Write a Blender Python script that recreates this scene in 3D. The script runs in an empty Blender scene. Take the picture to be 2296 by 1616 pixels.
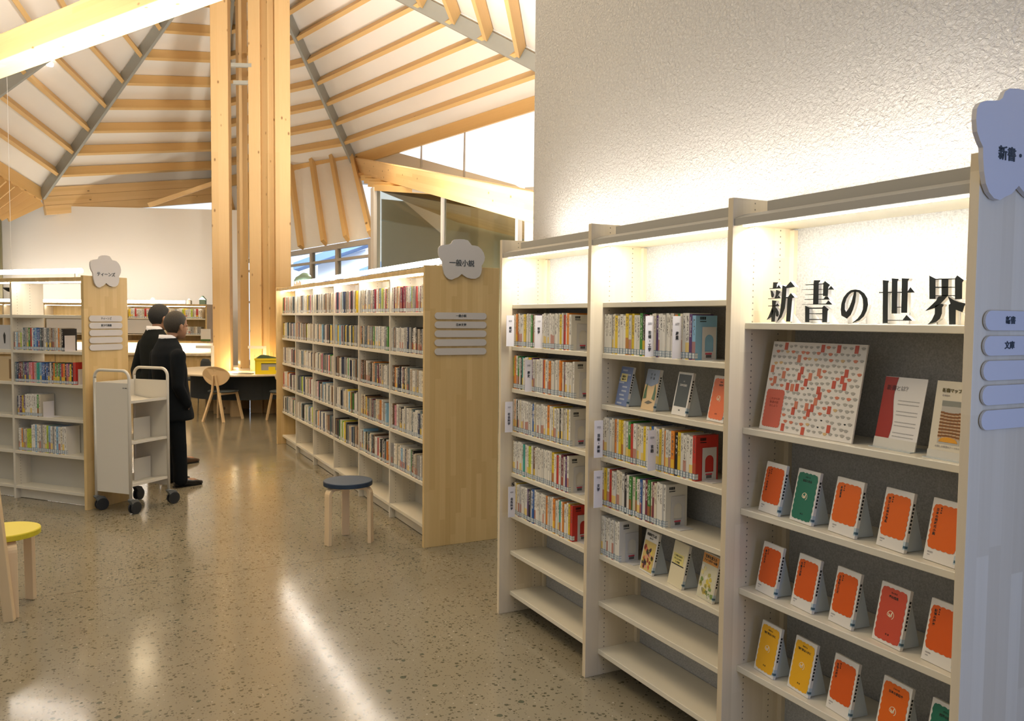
import bpy, bmesh, math, random
from mathutils import Vector, Matrix
S = bpy.context.scene
C = S.collection
PI = math.pi
R = math.radians

# ---------------------------------------------------------------- camera
# World frame: x runs right of the aisle, y runs down the aisle, z up. Units are metres.
PITCH, ROLL, YAW = .052, .0097, .4788
def _turn(v):
    c, s = math.cos(-YAW), math.sin(-YAW)
    return Vector((v[0]*c - v[1]*s, v[0]*s + v[1]*c, v[2]))
_f = Vector((0, math.cos(PITCH), -math.sin(PITCH)))
_u = Vector((0, math.sin(PITCH), math.cos(PITCH)))
_r = Vector((1, 0, 0))
FWD = _turn(_f)
RT = _turn(_r*math.cos(ROLL) + _u*math.sin(ROLL))
UP = _turn(_u*math.cos(ROLL) - _r*math.sin(ROLL))
cam_d = bpy.data.cameras.new('camera')
cam_d.sensor_width = 36
cam_d.lens = 1801.7/2296*36
cam_d.clip_start = .05
cam = bpy.data.objects.new('camera', cam_d)
C.objects.link(cam)
m3 = Matrix((RT, UP, -FWD)).transposed()
cam.matrix_world = Matrix.Translation((0, 0, 1.6)) @ m3.to_4x4()
S.camera = cam

# ---------------------------------------------------------------- world, exposure
S.view_settings.view_transform = 'Standard'
S.view_settings.look = 'None'
S.view_settings.gamma = 1
S.view_settings.use_curve_mapping = False
S.view_settings.exposure = .75
w = bpy.data.worlds.new('world'); S.world = w; w.use_nodes = True
bg = w.node_tree.nodes['Background']
bg.inputs[0].default_value = (.95, .95, .95, 1)
bg.inputs[1].default_value = .24
try:
    S.cycles.use_denoising = True
    S.cycles.max_bounces = 8
    S.cycles.diffuse_bounces = 5
    S.cycles.sample_clamp_indirect = 6
    S.cycles.caustics_reflective = False
    S.cycles.caustics_refractive = False
except Exception: pass

def area(name, loc, aim, sx, sy, power, col=(1, .86, .66), rot=None, spread=180):
    l = bpy.data.lights.new(name, 'AREA'); l.shape = 'RECTANGLE'; l.size = sx; l.size_y = sy
    l.energy = power; l.color = col; l.spread = R(spread)
    o = bpy.data.objects.new(name, l); C.objects.link(o); o.location = loc
    d = Vector(aim).normalized()
    # x axis of the lamp lies along 'rot' (a horizontal direction)
    xa = Vector(rot) if rot else Vector((0, 1, 0))
    xa = (xa - d*xa.dot(d)).normalized()
    za = -d; ya = za.cross(xa)
    mm = Matrix((xa, ya, za)).transposed().to_4x4(); mm.translation = Vector(loc)
    o.matrix_world = mm
    return o
WARM = (1, .80, .55); WHITE = (1, .95, .87)
# strip lights of the wall bookcase: one washes the wall, one washes each bay's top shelf
area('wall_washer', (2.09, 2.54, 2.03), (.25, 0, 1), 2.5, .05, 5.5, (1, .96, .91))
for ya, yb in ((1.27, 2.08), (2.12, 2.95), (2.99, 3.82)):
    area('shelf_strip_light', (1.99, (ya+yb)/2, 1.915), (.35, 0, -1), yb-ya, .03, 2.9, WHITE)
# strips of the long bookcase and the teen bookcase
area('long_case_uplight', (2.29, 7.7, 2.08), (0, 0, 1), 4.7, .06, 400, (1, .93, .84))
area('long_case_strip_light', (2.10, 7.72, 1.925), (.25, 0, -1), 4.9, .03, 15, WHITE)
U = Vector((-.6472, .7623, 0)); V = Vector((.7623, .6472, 0)); C0 = Vector((-.078, 7.357, 0))
area('teen_case_uplight', C0+U*1.4+V*.22+Vector((0, 0, 2.06)), (0, 0, 1), 2.4, .06, 230, (1, .93, .84), U)
area('teen_case_strip_light', C0+U*1.4+V*.09+Vector((0, 0, 1.875)), V*.25-Vector((0, 0, 1)), 2.6, .03, 5, WHITE, U)
# far bookcase along the end wall
FU = Vector((-.886, .463, 0)); FV = Vector((.463, .886, 0)); F0 = Vector((2.03, 17.45, 0))
area('far_case_uplight', F0+FU*2.4+FV*.2+Vector((0, 0, 1.93)), Vector((0, 0, 1))+FV*.4, 4.6, .06, 17, (1, .92, .80), FU)
area('far_case_strip_light', F0+FU*2.4+FV*.06+Vector((0, 0, 1.79)), FV*.3-Vector((0, 0, 1)), 4.6, .03, 12, WHITE, FU)
area('far_desk_strip_light', F0+FU*2.4+FV*.12+Vector((0, 0, 1.02)), FV*.3-Vector((0, 0, 1)), 4.6, .03, 15, (1, .9, .75), FU)
# warm uplights in the middle of the round table
for x, y in ((1.98, 13.55), (2.3, 13.25), (2.5, 13.2), (2.85, 13.3), (2.2, 14.5)):
    l = bpy.data.lights.new('table_uplight', 'POINT'); l.energy = 3.2; l.color = (1, .80, .46); l.shadow_soft_size = .05
    o = bpy.data.objects.new('table_uplight', l); C.objects.link(o); o.location = (x, y, .8)
# unseen soft fill lights added under the roof to brighten the hall
for x, y, z, e in ((-2.6, 5.6, 4.6, 12), (.2, 4.0, 4.7, 32), (.6, 10.5, 5.2, 22), (4.2, 12.6, 4.9, 26), (.3, 15.6, 4.7, 18), (-3.2, 11.5, 4.6, 30), (-.6, 2.4, 4.6, 16)):
    area('hall_fill_light', (x, y, z), (0, 0, -1), 1.1, 1.1, e, (1, .80, .52))
# blue fill light added behind the camera for assumed daylight on the end panel
area('assumed_daylight_fill', (1.75, -.9, 1.5), (.12, 1, -.02), .9, 1.9, 15, (.26, .44, 1), (1, 0, 0))
area('street_fill_light', (9, 21.5, 9.5), (0, 1, -.62), 12, 5, 4000, (.93, .96, 1), (1, 0, 0))  # area light added outside in place of sun, to brighten the houses
for _y in (9.6, 12.6):  # fill lights added to brighten the room behind the glass
    l = bpy.data.lights.new('back_room_fill', 'POINT'); l.energy = 40; l.color = (1, .93, .78); l.shadow_soft_size = .2
    o = bpy.data.objects.new('back_room_fill', l); C.objects.link(o); o.location = (5.4, _y, 1.5)

# ---------------------------------------------------------------- materials
MATS = {}
def newmat(name):
    m = bpy.data.materials.new(name); m.use_nodes = True; MATS[name] = m
    return m, m.node_tree, m.node_tree.nodes['Principled BSDF']
def mat(name, col, rough=.55, metal=0, spec=.5, emit=None, es=0, noise=0, nscale=8, bump=0, bscale=60):
    if name in MATS: return MATS[name]
    m, t, b = newmat(name)
    b.inputs['Base Color'].default_value = (*col, 1)
    b.inputs['Roughness'].default_value = rough
    b.inputs['Metallic'].default_value = metal
    b.inputs['Specular IOR Level'].default_value = spec
    if emit: b.inputs['Emission Color'].default_value = (*emit, 1); b.inputs['Emission Strength'].default_value = es
    if noise or bump:
        tc = t.nodes.new('ShaderNodeTexCoord')
        n = t.nodes.new('ShaderNodeTexNoise'); n.inputs['Scale'].default_value = nscale; n.inputs['Detail'].default_value = 4
        t.links.new(tc.outputs['Object'], n.inputs['Vector'])
        if noise:
            mx = t.nodes.new('ShaderNodeMix'); mx.data_type = 'RGBA'
            mx.inputs[6].default_value = tuple(max(0, c*(1-noise)) for c in col)+(1,)
            mx.inputs[7].default_value = tuple(min(1, c*(1+noise)) for c in col)+(1,)
            t.links.new(n.outputs['Fac'], mx.inputs[0]); t.links.new(mx.outputs[2], b.inputs['Base Color'])
        if bump:
            n2 = t.nodes.new('ShaderNodeTexNoise'); n2.inputs['Scale'].default_value = bscale; n2.inputs['Detail'].default_value = 3
            t.links.new(tc.outputs['Object'], n2.inputs['Vector'])
            bp = t.nodes.new('ShaderNodeBump'); bp.inputs['Strength'].default_value = bump; bp.inputs['Distance'].default_value = .01
            t.links.new(n2.outputs['Fac'], bp.inputs['Height']); t.links.new(bp.outputs[0], b.inputs['Normal'])
    return m
def mth(t, op, a, b=None, c=None):
    n = t.nodes.new('ShaderNodeMath'); n.operation = op
    for i, v in enumerate((a, b, c)):
        if v is None: continue
        if isinstance(v, (int, float)): n.inputs[i].default_value = v
        else: t.links.new(v, n.inputs[i])
    return n.outputs[0]
def mixc(t, fac, a, b):
    n = t.nodes.new('ShaderNodeMix'); n.data_type = 'RGBA'
    for i, v in ((0, fac), (6, a), (7, b)):
        if isinstance(v, tuple): n.inputs[i].default_value = v if len(v) == 4 else (*v, 1)
        elif isinstance(v, (int, float)): n.inputs[i].default_value = v
        else: t.links.new(v, n.inputs[i])
    return n.outputs[2]
def wood(name, c1, c2, rough=.5, stave=.045, length=.5, vertical=True, knots=0, grain=1.0, axis=None):
    """edge-glued staves (stave>0) or plain glulam, with grain and knots; runs along z unless axis is given"""
    m, t, b = newmat(name)
    b.inputs['Roughness'].default_value = rough
    tc = t.nodes.new('ShaderNodeTexCoord')
    mp = t.nodes.new('ShaderNodeMapping'); t.links.new(tc.outputs['Object'], mp.inputs[0])
    sp = t.nodes.new('ShaderNodeSeparateXYZ'); t.links.new(mp.outputs[0], sp.inputs[0])
    X, Y, Z = sp.outputs
    along = {'x': X, 'y': Y}.get(axis, Z)
    across = mth(t, 'ADD', *( (Y, Z) if axis == 'x' else (X, Z) if axis == 'y' else (X, Y)))
    cell = mth(t, 'FLOOR', mth(t, 'DIVIDE', across, stave))
    wn = t.nodes.new('ShaderNodeTexWhiteNoise'); wn.noise_dimensions = '1D'; t.links.new(cell, wn.inputs['W'])
    row = mth(t, 'FLOOR', mth(t, 'ADD', mth(t, 'DIVIDE', along, length), mth(t, 'MULTIPLY', wn.outputs['Value'], 7.0)))
    cb = t.nodes.new('ShaderNodeCombineXYZ'); t.links.new(cell, cb.inputs[0]); t.links.new(row, cb.inputs[1])
    wn2 = t.nodes.new('ShaderNodeTexWhiteNoise'); wn2.noise_dimensions = '3D'; t.links.new(cb.outputs[0], wn2.inputs['Vector'])
    gm = t.nodes.new('ShaderNodeMapping'); t.links.new(tc.outputs['Object'], gm.inputs[0])
    sc = {'x': (1.5, 45, 45), 'y': (45, 1.5, 45)}.get(axis, (45, 45, 1.5))
    gm.inputs['Scale'].default_value = sc
    gn = t.nodes.new('ShaderNodeTexNoise'); gn.inputs['Scale'].default_value = 1.6; gn.inputs['Detail'].default_value = 5
    t.links.new(gm.outputs[0], gn.inputs['Vector'])
    f = mth(t, 'ADD', mth(t, 'MULTIPLY', wn2.outputs['Value'], .62), mth(t, 'MULTIPLY', gn.outputs['Fac'], .45*grain))
    col = mixc(t, f, c1, c2)
    if knots:
        km = t.nodes.new('ShaderNodeMapping'); t.links.new(tc.outputs['Object'], km.inputs[0])
        km.inputs['Scale'].default_value = {'x': (knots*.55, knots, knots), 'y': (knots, knots*.55, knots)}.get(axis, (knots, knots, knots*.55))
        vo = t.nodes.new('ShaderNodeTexVoronoi'); vo.inputs['Scale'].default_value = 1.0; t.links.new(km.outputs[0], vo.inputs['Vector'])
        k = mth(t, 'MULTIPLY', mth(t, 'SUBTRACT', .13, vo.outputs['Distance']), 12.0)
        k = mth(t, 'MINIMUM', mth(t, 'MAXIMUM', k, 0.0), .85)
        col = mixc(t, k, col, (.16, .075, .02))
    t.links.new(col, b.inputs['Base Color'])
    return m
BIRCH = wood('butcher_block', (.54, .37, .145), (.70, .52, .25), .5, .04, .42)
PALE = wood('pale_laminate', (.62, .515, .35), (.78, .68, .50), .5, .05, .6, grain=.8)
GLU = wood('glulam_vertical', (.52, .34, .145), (.66, .47, .24), .5, .16, 9, knots=7)
GLUX = wood('glulam_beam', (.66, .43, .18), (.82, .58, .29), .5, .055, 3.0, knots=7, axis='x', grain=.8)
BENT = wood('bent_birch', (.64, .47, .26), (.74, .58, .36), .45, .3, 3, grain=.7)
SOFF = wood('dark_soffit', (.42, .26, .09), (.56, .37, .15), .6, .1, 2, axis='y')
WHITE_P = mat('white_paint', (.78, .75, .70), .6)
SHELFW = mat('shelf_white', (.71, .665, .55), .38, noise=.03)
BACKP = mat('back_panel', (.50, .48, .41), .7)
SPECK = mat('speckled_felt', (.40, .40, .385), .9, noise=.5, nscale=190)
PLATE = mat('sign_plate', (.58, .56, .55), .5)
SIGNTX = mat('sign_ink', (.035, .05, .06), .5)
LED = mat('led_diffuser', (.9, .9, .9), .4, emit=(1, .97, .92), es=7)
STRIP = mat('led_strip', (.9, .9, .9), .4, emit=(1, .97, .92), es=34)
RAILM = mat('rail_grey', (.40, .38, .33), .5)
TUBE = mat('tube_lamp', (.9, .9, .9), .4, emit=(1, .97, .92), es=9)
STEEL = mat('grey_steel', (.33, .34, .31), .5, noise=.05)
CEILM = mat('ceiling_sheet', (.90, .88, .83), .8, noise=.02, nscale=3)
WALLW = mat('far_wall_paint', (.76, .73, .68), .35, noise=.02, nscale=1.2)
BLACK = mat('black_cloth', (.012, .014, .017), .75, noise=.3, nscale=30)
PAPER = mat('paper_block', (.80, .77, .68), .8)
DARKM = mat('dark_void', (.02, .025, .03), .5)

# ---------------------------------------------------------------- mesh helpers
class MB:
    def __init__(s): s.v = []; s.f = []; s.m = []
    def add(s, vs, fs, m=0):
        o = len(s.v); s.v += [tuple(v) for v in vs]
        for f in fs: s.f.append(tuple(o+i for i in f)); s.m.append(m)
        return s
    BF = [(0, 3, 2, 1), (4, 5, 6, 7), (0, 1, 5, 4), (1, 2, 6, 5), (2, 3, 7, 6), (3, 0, 4, 7)]
    def box(s, x0, y0, z0, x1, y1, z1, m=0):
        if x0 > x1: x0, x1 = x1, x0
        if y0 > y1: y0, y1 = y1, y0
        if z0 > z1: z0, z1 = z1, z0
        return s.add([(x0, y0, z0), (x1, y0, z0), (x1, y1, z0), (x0, y1, z0), (x0, y0, z1), (x1, y0, z1), (x1, y1, z1), (x0, y1, z1)], s.BF, m)
    def beam_(s): pass
    def beam(s, a, b, wd, hg, up=(0, 0, 1), m=0, off=(0, 0)):
        """square bar from a to b; wd across, hg along up; off shifts (across, up)"""
        a, b = Vector(a), Vector(b); d = (b-a).normalized(); u = Vector(up)
        x = d.cross(u).normalized(); u = x.cross(d).normalized()
        q = []
        for p in (a, b):
            p = p + x*off[0] + u*off[1]
            q += [p-x*wd/2-u*hg/2, p+x*wd/2-u*hg/2, p+x*wd/2+u*hg/2, p-x*wd/2+u*hg/2]
        return s.add(q, [(3, 2, 1, 0), (4, 5, 6, 7), (0, 1, 5, 4), (1, 2, 6, 5), (2, 3, 7, 6), (3, 0, 4, 7)], m)
    def prism(s, pts, ext, m=0, m2=None):
        """polygon pts (3D, planar) extruded by ext"""
        pts = [Vector(p) for p in pts]; e = Vector(ext); n = len(pts)
        nrm = Vector((0, 0, 0))
        for i in range(n):
            a, b = pts[i], pts[(i+1) % n]; nrm += a.cross(b)
        if nrm.dot(e) > 0: pts.reverse()
        s.add(pts + [p+e for p in pts], [tuple(range(n)), tuple(range(2*n-1, n-1, -1))], m)
        o = len(s.v)-2*n
        for i in range(n):
            j = (i+1) % n
            s.f.append((o+i, o+n+i, o+n+j, o+j)); s.m.append(m if m2 is None else m2)
        return s
    def tube(s, path, r, n=10, m=0, close=False):
        path = [Vector(p) for p in path]; rings = []; px_ = None
        for i, p in enumerate(path):
            a = path[i-1] if i > 0 else (path[-1] if close else p); b = path[i+1] if i < len(path)-1 else (path[0] if close else p)
            d = (b-a).normalized()
            if px_ is None: px_ = d.orthogonal().normalized()
            px_ = (px_ - d*px_.dot(d)).normalized(); py_ = d.cross(px_)
            rr = r[i] if isinstance(r, (list, tuple)) else r
            rings.append([p + (px_*math.cos(2*PI*k/n) + py_*math.sin(2*PI*k/n))*rr for k in range(n)])
        vs = [v for q in rings for v in q]; fs = []
        L = len(rings)
        for i in range(L if close else L-1):
            j = (i+1) % L
            for k in range(n): fs.append((i*n+k, i*n+(k+1) % n, j*n+(k+1) % n, j*n+k))
        if not close: fs += [tuple(range(n-1, -1, -1)), tuple(range((L-1)*n, L*n))]
        return s.add(vs, fs, m)
    def lathe(s, prof, c=(0, 0, 0), n=28, m=0):
        """prof: list of (radius, z) from bottom to top"""
        vs = []; fs = []
        for r, z in prof:
            for k in range(n): vs.append((c[0]+r*math.cos(2*PI*k/n), c[1]+r*math.sin(2*PI*k/n), c[2]+z))
        L = len(prof)
        for i in range(L-1):
            for k in range(n): fs.append((i*n+k, i*n+(k+1) % n, (i+1)*n+(k+1) % n, (i+1)*n+k))
        fs += [tuple(range(n-1, -1, -1)), tuple(range((L-1)*n, L*n))]
        return s.add(vs, fs, m)
    def ell(s, c, r, n=16, k=10, m=0):
        vs = []; fs = []
        for i in range(1, k):
            a = -PI/2+PI*i/k
            for j in range(n): vs.append((c[0]+r[0]*math.cos(a)*math.cos(2*PI*j/n), c[1]+r[1]*math.cos(a)*math.sin(2*PI*j/n), c[2]+r[2]*math.sin(a)))
        b = len(vs); vs += [(c[0], c[1], c[2]-r[2]), (c[0], c[1], c[2]+r[2])]
        for i in range(k-2):
            for j in range(n): fs.append((i*n+j, i*n+(j+1) % n, (i+1)*n+(j+1) % n, (i+1)*n+j))
        for j in range(n): fs.append((b, (j+1) % n, j)); fs.append((b+1, (k-2)*n+j, (k-2)*n+(j+1) % n))
        return s.add(vs, fs, m)
    def loft(s, rings, n=16, m=0):
        """rings: (cx,cy,cz, rx,ry) horizontal ellipses, or (c, ax, ay) with vectors"""
        vs = []; fs = []
        for r in rings:
            if len(r) == 5: c, ax, ay = Vector(r[:3]), Vector((r[3], 0, 0)), Vector((0, r[4], 0))
            else: c, ax, ay = map(Vector, r)
            for k in range(n): vs.append(c+ax*math.cos(2*PI*k/n)+ay*math.sin(2*PI*k/n))
        L = len(rings)
        for i in range(L-1):
            for k in range(n): fs.append((i*n+k, i*n+(k+1) % n, (i+1)*n+(k+1) % n, (i+1)*n+k))
        fs += [tuple(range(n-1, -1, -1)), tuple(range((L-1)*n, L*n))]
        return s.add(vs, fs, m)
    def mesh(s, name, mats, smooth=False):
        me = bpy.data.meshes.new(name); me.from_pydata(s.v, [], s.f)
        if not isinstance(mats, (list, tuple)): mats = [mats]
        for x in mats: me.materials.append(x)
        me.polygons.foreach_set('material_index', s.m)
        if smooth: me.polygons.foreach_set('use_smooth', [True]*len(me.polygons))
        me.update()
        return me
    def build(s, name, mats, parent=None, smooth=False, bevel=0, local=False, fix=False):
        me = s.mesh(name, mats, smooth)
        if fix:
            b = bmesh.new(); b.from_mesh(me); bmesh.ops.recalc_face_normals(b, faces=b.faces); b.to_mesh(me); b.free()
        return link(name, me, parent, bevel, local, smooth)
PINV = {}
def link(name, me, parent=None, bevel=0, local=False, smooth=False):
    o = bpy.data.objects.new(name, me); C.objects.link(o)
    if parent is not None:
        o.parent = parent
        if not local and parent.name in PINV: o.matrix_parent_inverse = PINV[parent.name]
    if bevel:
        md = o.modifiers.new('bevel', 'BEVEL'); md.width = bevel; md.segments = 2; md.limit_method = 'ANGLE'
    return o
def obar(name, a, b, wd, hg, m, parent, up=(0, 0, 1), off=(0, 0), bevel=0):
    """square bar whose mesh lies along its own x axis (so the grain follows it), placed from a to b"""
    a, b = Vector(a), Vector(b); d = (b-a).normalized(); y = Vector(up).cross(d).normalized(); u = d.cross(y).normalized()
    L = (b-a).length
    me = MB().box(0, -wd/2, -hg/2, L, wd/2, hg/2).mesh(name, m)
    o = bpy.data.objects.new(name, me); C.objects.link(o); o.parent = parent
    M_ = Matrix((d, y, u)).transposed().to_4x4(); M_.translation = a-y*off[0]+u*off[1]
    if parent is not None and parent.name in PINV: M_ = PINV[parent.name] @ M_
    o.matrix_basis = M_
    if bevel:
        md = o.modifiers.new('bevel', 'BEVEL'); md.width = bevel; md.segments = 2
    return o
def thing(name, label, cat, loc=(0, 0, 0), rz=0, group=None):
    o = bpy.data.objects.new(name, None); C.objects.link(o); o.location = loc; o.rotation_euler = (0, 0, rz)
    o.empty_display_size = .1
    PINV[o.name] = (Matrix.Translation(loc) @ Matrix.Rotation(rz, 4, 'Z')).inverted()
    return tag(o, label, cat, group)
def tag(o, label, cat, group=None):
    o['label'] = label; o['category'] = cat
    if group: o['group'] = group
    return o
def struct(o): o['kind'] = 'structure'; return o
def tree_copy(o, parent=None):
    c = o.copy(); C.objects.link(c)
    if parent is not None: c.parent = parent
    for ch in list(o.children): tree_copy(ch, c)
    return c
def text_mesh(txt, size, extrude=.0006, bold=0, align='CENTER'):
    cu = bpy.data.curves.new('t', 'FONT'); cu.body = txt; cu.size = size; cu.extrude = extrude; cu.offset = bold
    cu.align_x = align; cu.align_y = 'CENTER'; cu.resolution_u = 3
    o = bpy.data.objects.new('t', cu); C.objects.link(o)
    bpy.context.view_layer.update()
    me = bpy.data.meshes.new_from_object(o)
    bpy.data.objects.remove(o); bpy.data.curves.remove(cu)
    return me
def frame(o3, xdir, ydir=(0, 0, 1)):
    """matrix whose x runs along xdir and whose y runs along ydir (text stands on it), at o3"""
    x = Vector(xdir).normalized(); y = Vector(ydir).normalized(); z = x.cross(y)
    mm = Matrix((x, y, z)).transposed().to_4x4(); mm.translation = Vector(o3)
    return mm
def put_text(name, txt, size, mw, parent, m, bold=0, extrude=.0006):
    """text as a mesh part of parent; mw places it in the parent's own space"""
    me = text_mesh(txt, size, extrude, bold); me.materials.clear(); me.materials.append(m)
    me.transform(mw)
    o = bpy.data.objects.new(name, me); C.objects.link(o); o.parent = parent
    return o
ORD = 'zeroth first second third fourth fifth sixth seventh eighth ninth tenth eleventh twelfth thirteenth fourteenth fifteenth sixteenth seventeenth eighteenth nineteenth'.split()
def ordw(n):
    if n < 20: return ORD[n]
    t = {2: 'twent', 3: 'thirt', 4: 'fort', 5: 'fift'}[n//10]
    return t+'ieth' if n % 10 == 0 else t+'y-'+ORD[n % 10]

# ================================================================ THE ROOM
def floor_material():
    m, t, b = newmat('polished_concrete')
    tc = t.nodes.new('ShaderNodeTexCoord'); O = tc.outputs['Object']
    def noise(sc, det=3):
        n = t.nodes.new('ShaderNodeTexNoise'); n.inputs['Scale'].default_value = sc; n.inputs['Detail'].default_value = det
        t.links.new(O, n.inputs['Vector']); return n.outputs['Fac']
    big, mid, fine = noise(.55), noise(2.6), noise(60, 4)
    base = mixc(t, mth(t, 'MULTIPLY', mth(t, 'ADD', mth(t, 'MULTIPLY', big, 1.2), mid), .5), (.165, .14, .09), (.31, .27, .19))
    base = mixc(t, mth(t, 'MULTIPLY', fine, .5), base, (.215, .195, .14))
    sp = t.nodes.new('ShaderNodeSeparateXYZ'); t.links.new(O, sp.inputs[0])
    dens = mth(t, 'ADD', mth(t, 'MULTIPLY', mid, .55), mth(t, 'MULTIPLY', big, .5))
    for sc, thr, rad, c in ((50, .52, .46, (.045, .045, .022)), (95, .55, .46, (.07, .066, .038)), (75, .90, .34, (.44, .42, .35)), (30, .90, .42, (.04, .055, .033))):
        dn = t.nodes.new('ShaderNodeTexNoise'); dn.inputs['Scale'].default_value = sc*1.1; t.links.new(O, dn.inputs['Vector'])
        vm = t.nodes.new('ShaderNodeVectorMath'); vm.operation = 'SCALE'; vm.inputs['Scale'].default_value = .011; t.links.new(dn.outputs['Color'], vm.inputs[0])
        va = t.nodes.new('ShaderNodeVectorMath'); va.operation = 'ADD'; t.links.new(O, va.inputs[0]); t.links.new(vm.outputs[0], va.inputs[1])
        vo = t.nodes.new('ShaderNodeTexVoronoi'); vo.inputs['Scale'].default_value = sc; t.links.new(va.outputs[0], vo.inputs['Vector'])
        sc_ = t.nodes.new('ShaderNodeSeparateColor'); t.links.new(vo.outputs['Color'], sc_.inputs[0])
        pick = mth(t, 'GREATER_THAN', mth(t, 'ADD', sc_.outputs[0], mth(t, 'MULTIPLY', mth(t, 'SUBTRACT', dens, .52), .9)), thr)
        inn = mth(t, 'LESS_THAN', vo.outputs['Distance'], mth(t, 'MULTIPLY', sc_.outputs[1], rad))
        base = mixc(t, mth(t, 'MULTIPLY', mth(t, 'MULTIPLY', pick, inn), .8), base, c)
    # sawn joints every few metres
    for ax, off, pitch in ((1, 5.2, 3.6), (0, -.9, 4.2)):
        d = mth(t, 'PINGPONG', mth(t, 'SUBTRACT', sp.outputs[ax], off), pitch)
        base = mixc(t, mth(t, 'MULTIPLY', mth(t, 'LESS_THAN', d, .004), .6), base, (.10, .08, .045))
    t.links.new(base, b.inputs['Base Color'])
    t.links.new(mth(t, 'ADD', .085, mth(t, 'MULTIPLY', mid, .12)), b.inputs['Roughness'])
    b.inputs['Specular IOR Level'].default_value = .55
    bp = t.nodes.new('ShaderNodeBump'); bp.inputs['Strength'].default_value = .12; bp.inputs['Distance'].default_value = .004
    bn = noise(7, 1); t.links.new(bn, bp.inputs['Height']); t.links.new(bp.outputs[0], b.inputs['Normal'])
    return m
struct(MB().box(-9, -4, -.12, 14, 26, 0).build('floor', floor_material()))

def plaster():
    m, t, b = newmat('stucco'); b.inputs['Base Color'].default_value = (.70, .66, .60, 1); b.inputs['Roughness'].default_value = .85
    tc = t.nodes.new('ShaderNodeTexCoord')
    n = t.nodes.new('ShaderNodeTexNoise'); n.inputs['Scale'].default_value = 64; n.inputs['Detail'].default_value = 5; n.inputs['Roughness'].default_value = .62
    n.inputs['Distortion'].default_value = .6
    mp = t.nodes.new('ShaderNodeMapping'); mp.inputs['Scale'].default_value = (1, 1, 1.25); t.links.new(tc.outputs['Object'], mp.inputs[0])
    t.links.new(mp.outputs[0], n.inputs['Vector'])
    bp = t.nodes.new('ShaderNodeBump'); bp.inputs['Strength'].default_value = 1.0; bp.inputs['Distance'].default_value = .022
    t.links.new(n.outputs['Fac'], bp.inputs['Height']); t.links.new(bp.outputs[0], b.inputs['Normal'])
    return m
STUCCO = plaster()
struct(MB().box(2.225, -2.5, 0, 2.5, 4.04, 6.2).build('wall_right', STUCCO))

# roof: a folded umbrella round the timber posts. apex, then the rim corners
RP = Vector((2.251, 14.238, 8.451))
RIM = [Vector(p) for p in ((4.2, 6.4, 5.5), (7.0, 10.9, 5.37), (5.086, 17.28, 5.095), (2.623, 20.851, 4.907), (-.985, 19.846, 4.238), (-2.34, 16.75, 4.80), (-3.3, 11.6, 5.1), (.2, 6.6, 5.4))]
ceil = MB(); n = len(RIM)
for i in range(n):
    a, b_ = RIM[i], RIM[(i+1) % n]
    nr = (a-RP).cross(b_-RP).normalized()
    if nr.z < 0: nr = -nr
    ceil.prism([RP+Vector((0, 0, .02)), a+Vector((0, 0, .02)), b_+Vector((0, 0, .02))], nr*.06)
ceiling = struct(ceil.build('ceiling', CEILM))
RAFT = wood('rafter', (.62, .39, .14), (.76, .51, .22), .55, .3, 4, knots=4.0, axis='x', grain=1.0)
STEP = 1/11.
for i in range(n):
    a, b_ = RIM[i], RIM[(i+1) % n]
    nr = (a-RP).cross(b_-RP).normalized()
    if nr.z < 0: nr = -nr
    for k in range(2, 11):
        p, q = RP+(a-RP)*k*STEP, RP+(b_-RP)*k*STEP
        d = (q-p).normalized(); p = p+d*.04; q = q-d*.04
        obar('rafter', p, q, .07, .21, RAFT, ceiling, nr, (0, -.105))
for i in range(n):
    a = RIM[i]
    MB().beam(RP, a, .055, .24, (0, 0, 1), off=(0, -.15)).build('hip_beam', STEEL, ceiling)
# rim beams
for i, (hg, k) in enumerate(((.24, 0), (.24, 1), (.24, 2), (.5, 3), (.26, 4), (.24, 5), (.24, 6), (.24, 7))):
    a, b_ = RIM[k], RIM[(k+1) % n]
    if k == 3:
        for j in range(3):
            obar('rim_beam', a-(b_-a)*.01, b_, .12+.02*j, .185, GLUX, ceiling, off=(.0, -.07-.19*j))
    else:
        obar('rim_beam', a, b_, .1, hg, RAFT, ceiling, off=(0, -hg/2+.02))
# outer roof skirt down to the window wall, with radial rafters
W1, W2 = Vector((3.276, 22.073, 3.05)), Vector((4.511, 14.074, 3.05))
Vb, Vc = RIM[3], RIM[2]
def skp(t): return Vb.lerp(Vc, t), W1.lerp(W2, t)
sk = MB(); NS = 24
for i in range(NS):
    (p0, q0), (p1, q1) = skp(i/NS), skp((i+1)/NS)
    for j in range(8):
        u, v = j/8, (j+1)/8
        sk.add([p0.lerp(q0, u), p1.lerp(q1, u), p1.lerp(q1, v), p0.lerp(q0, v)], [(0, 1, 2, 3)])
skirt = struct(sk.build('ceiling_skirt', CEILM))
for t in (.10, .26, .42, .58, .73, .86, .985):
    p, q = skp(t); p2, q2 = skp(t+.01)
    sn = (p2-p).normalized().cross((q-p).normalized()).normalized()
    if sn.dot(Vector((0, 0, 1.6))-p) < 0: sn = -sn
    obar('rafter', p, q, .075, .16, RAFT, skirt, -sn, (0, -.07))
# left soffit with slats below the rim
sf = MB(); a, b_ = RIM[4], RIM[5]
l0, l1 = Vector((-1.56, 19.40, 3.62)), Vector((-3.2, 18.0, 3.45))
sf.prism([a+Vector((-.03, -.02, -.2)), b_+Vector((0, 0, -.2)), l1, l0], (0, 0, .05))
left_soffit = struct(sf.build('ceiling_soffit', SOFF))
for i in range(9):
    t = .015+i*.085
    p = a.lerp(b_, t)+Vector((0, 0, -.22)); q = l0.lerp(l1, t*1.0)
    obar('slat', p, q, .05, .2, RAFT, left_soffit, off=(0, -.06))

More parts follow.
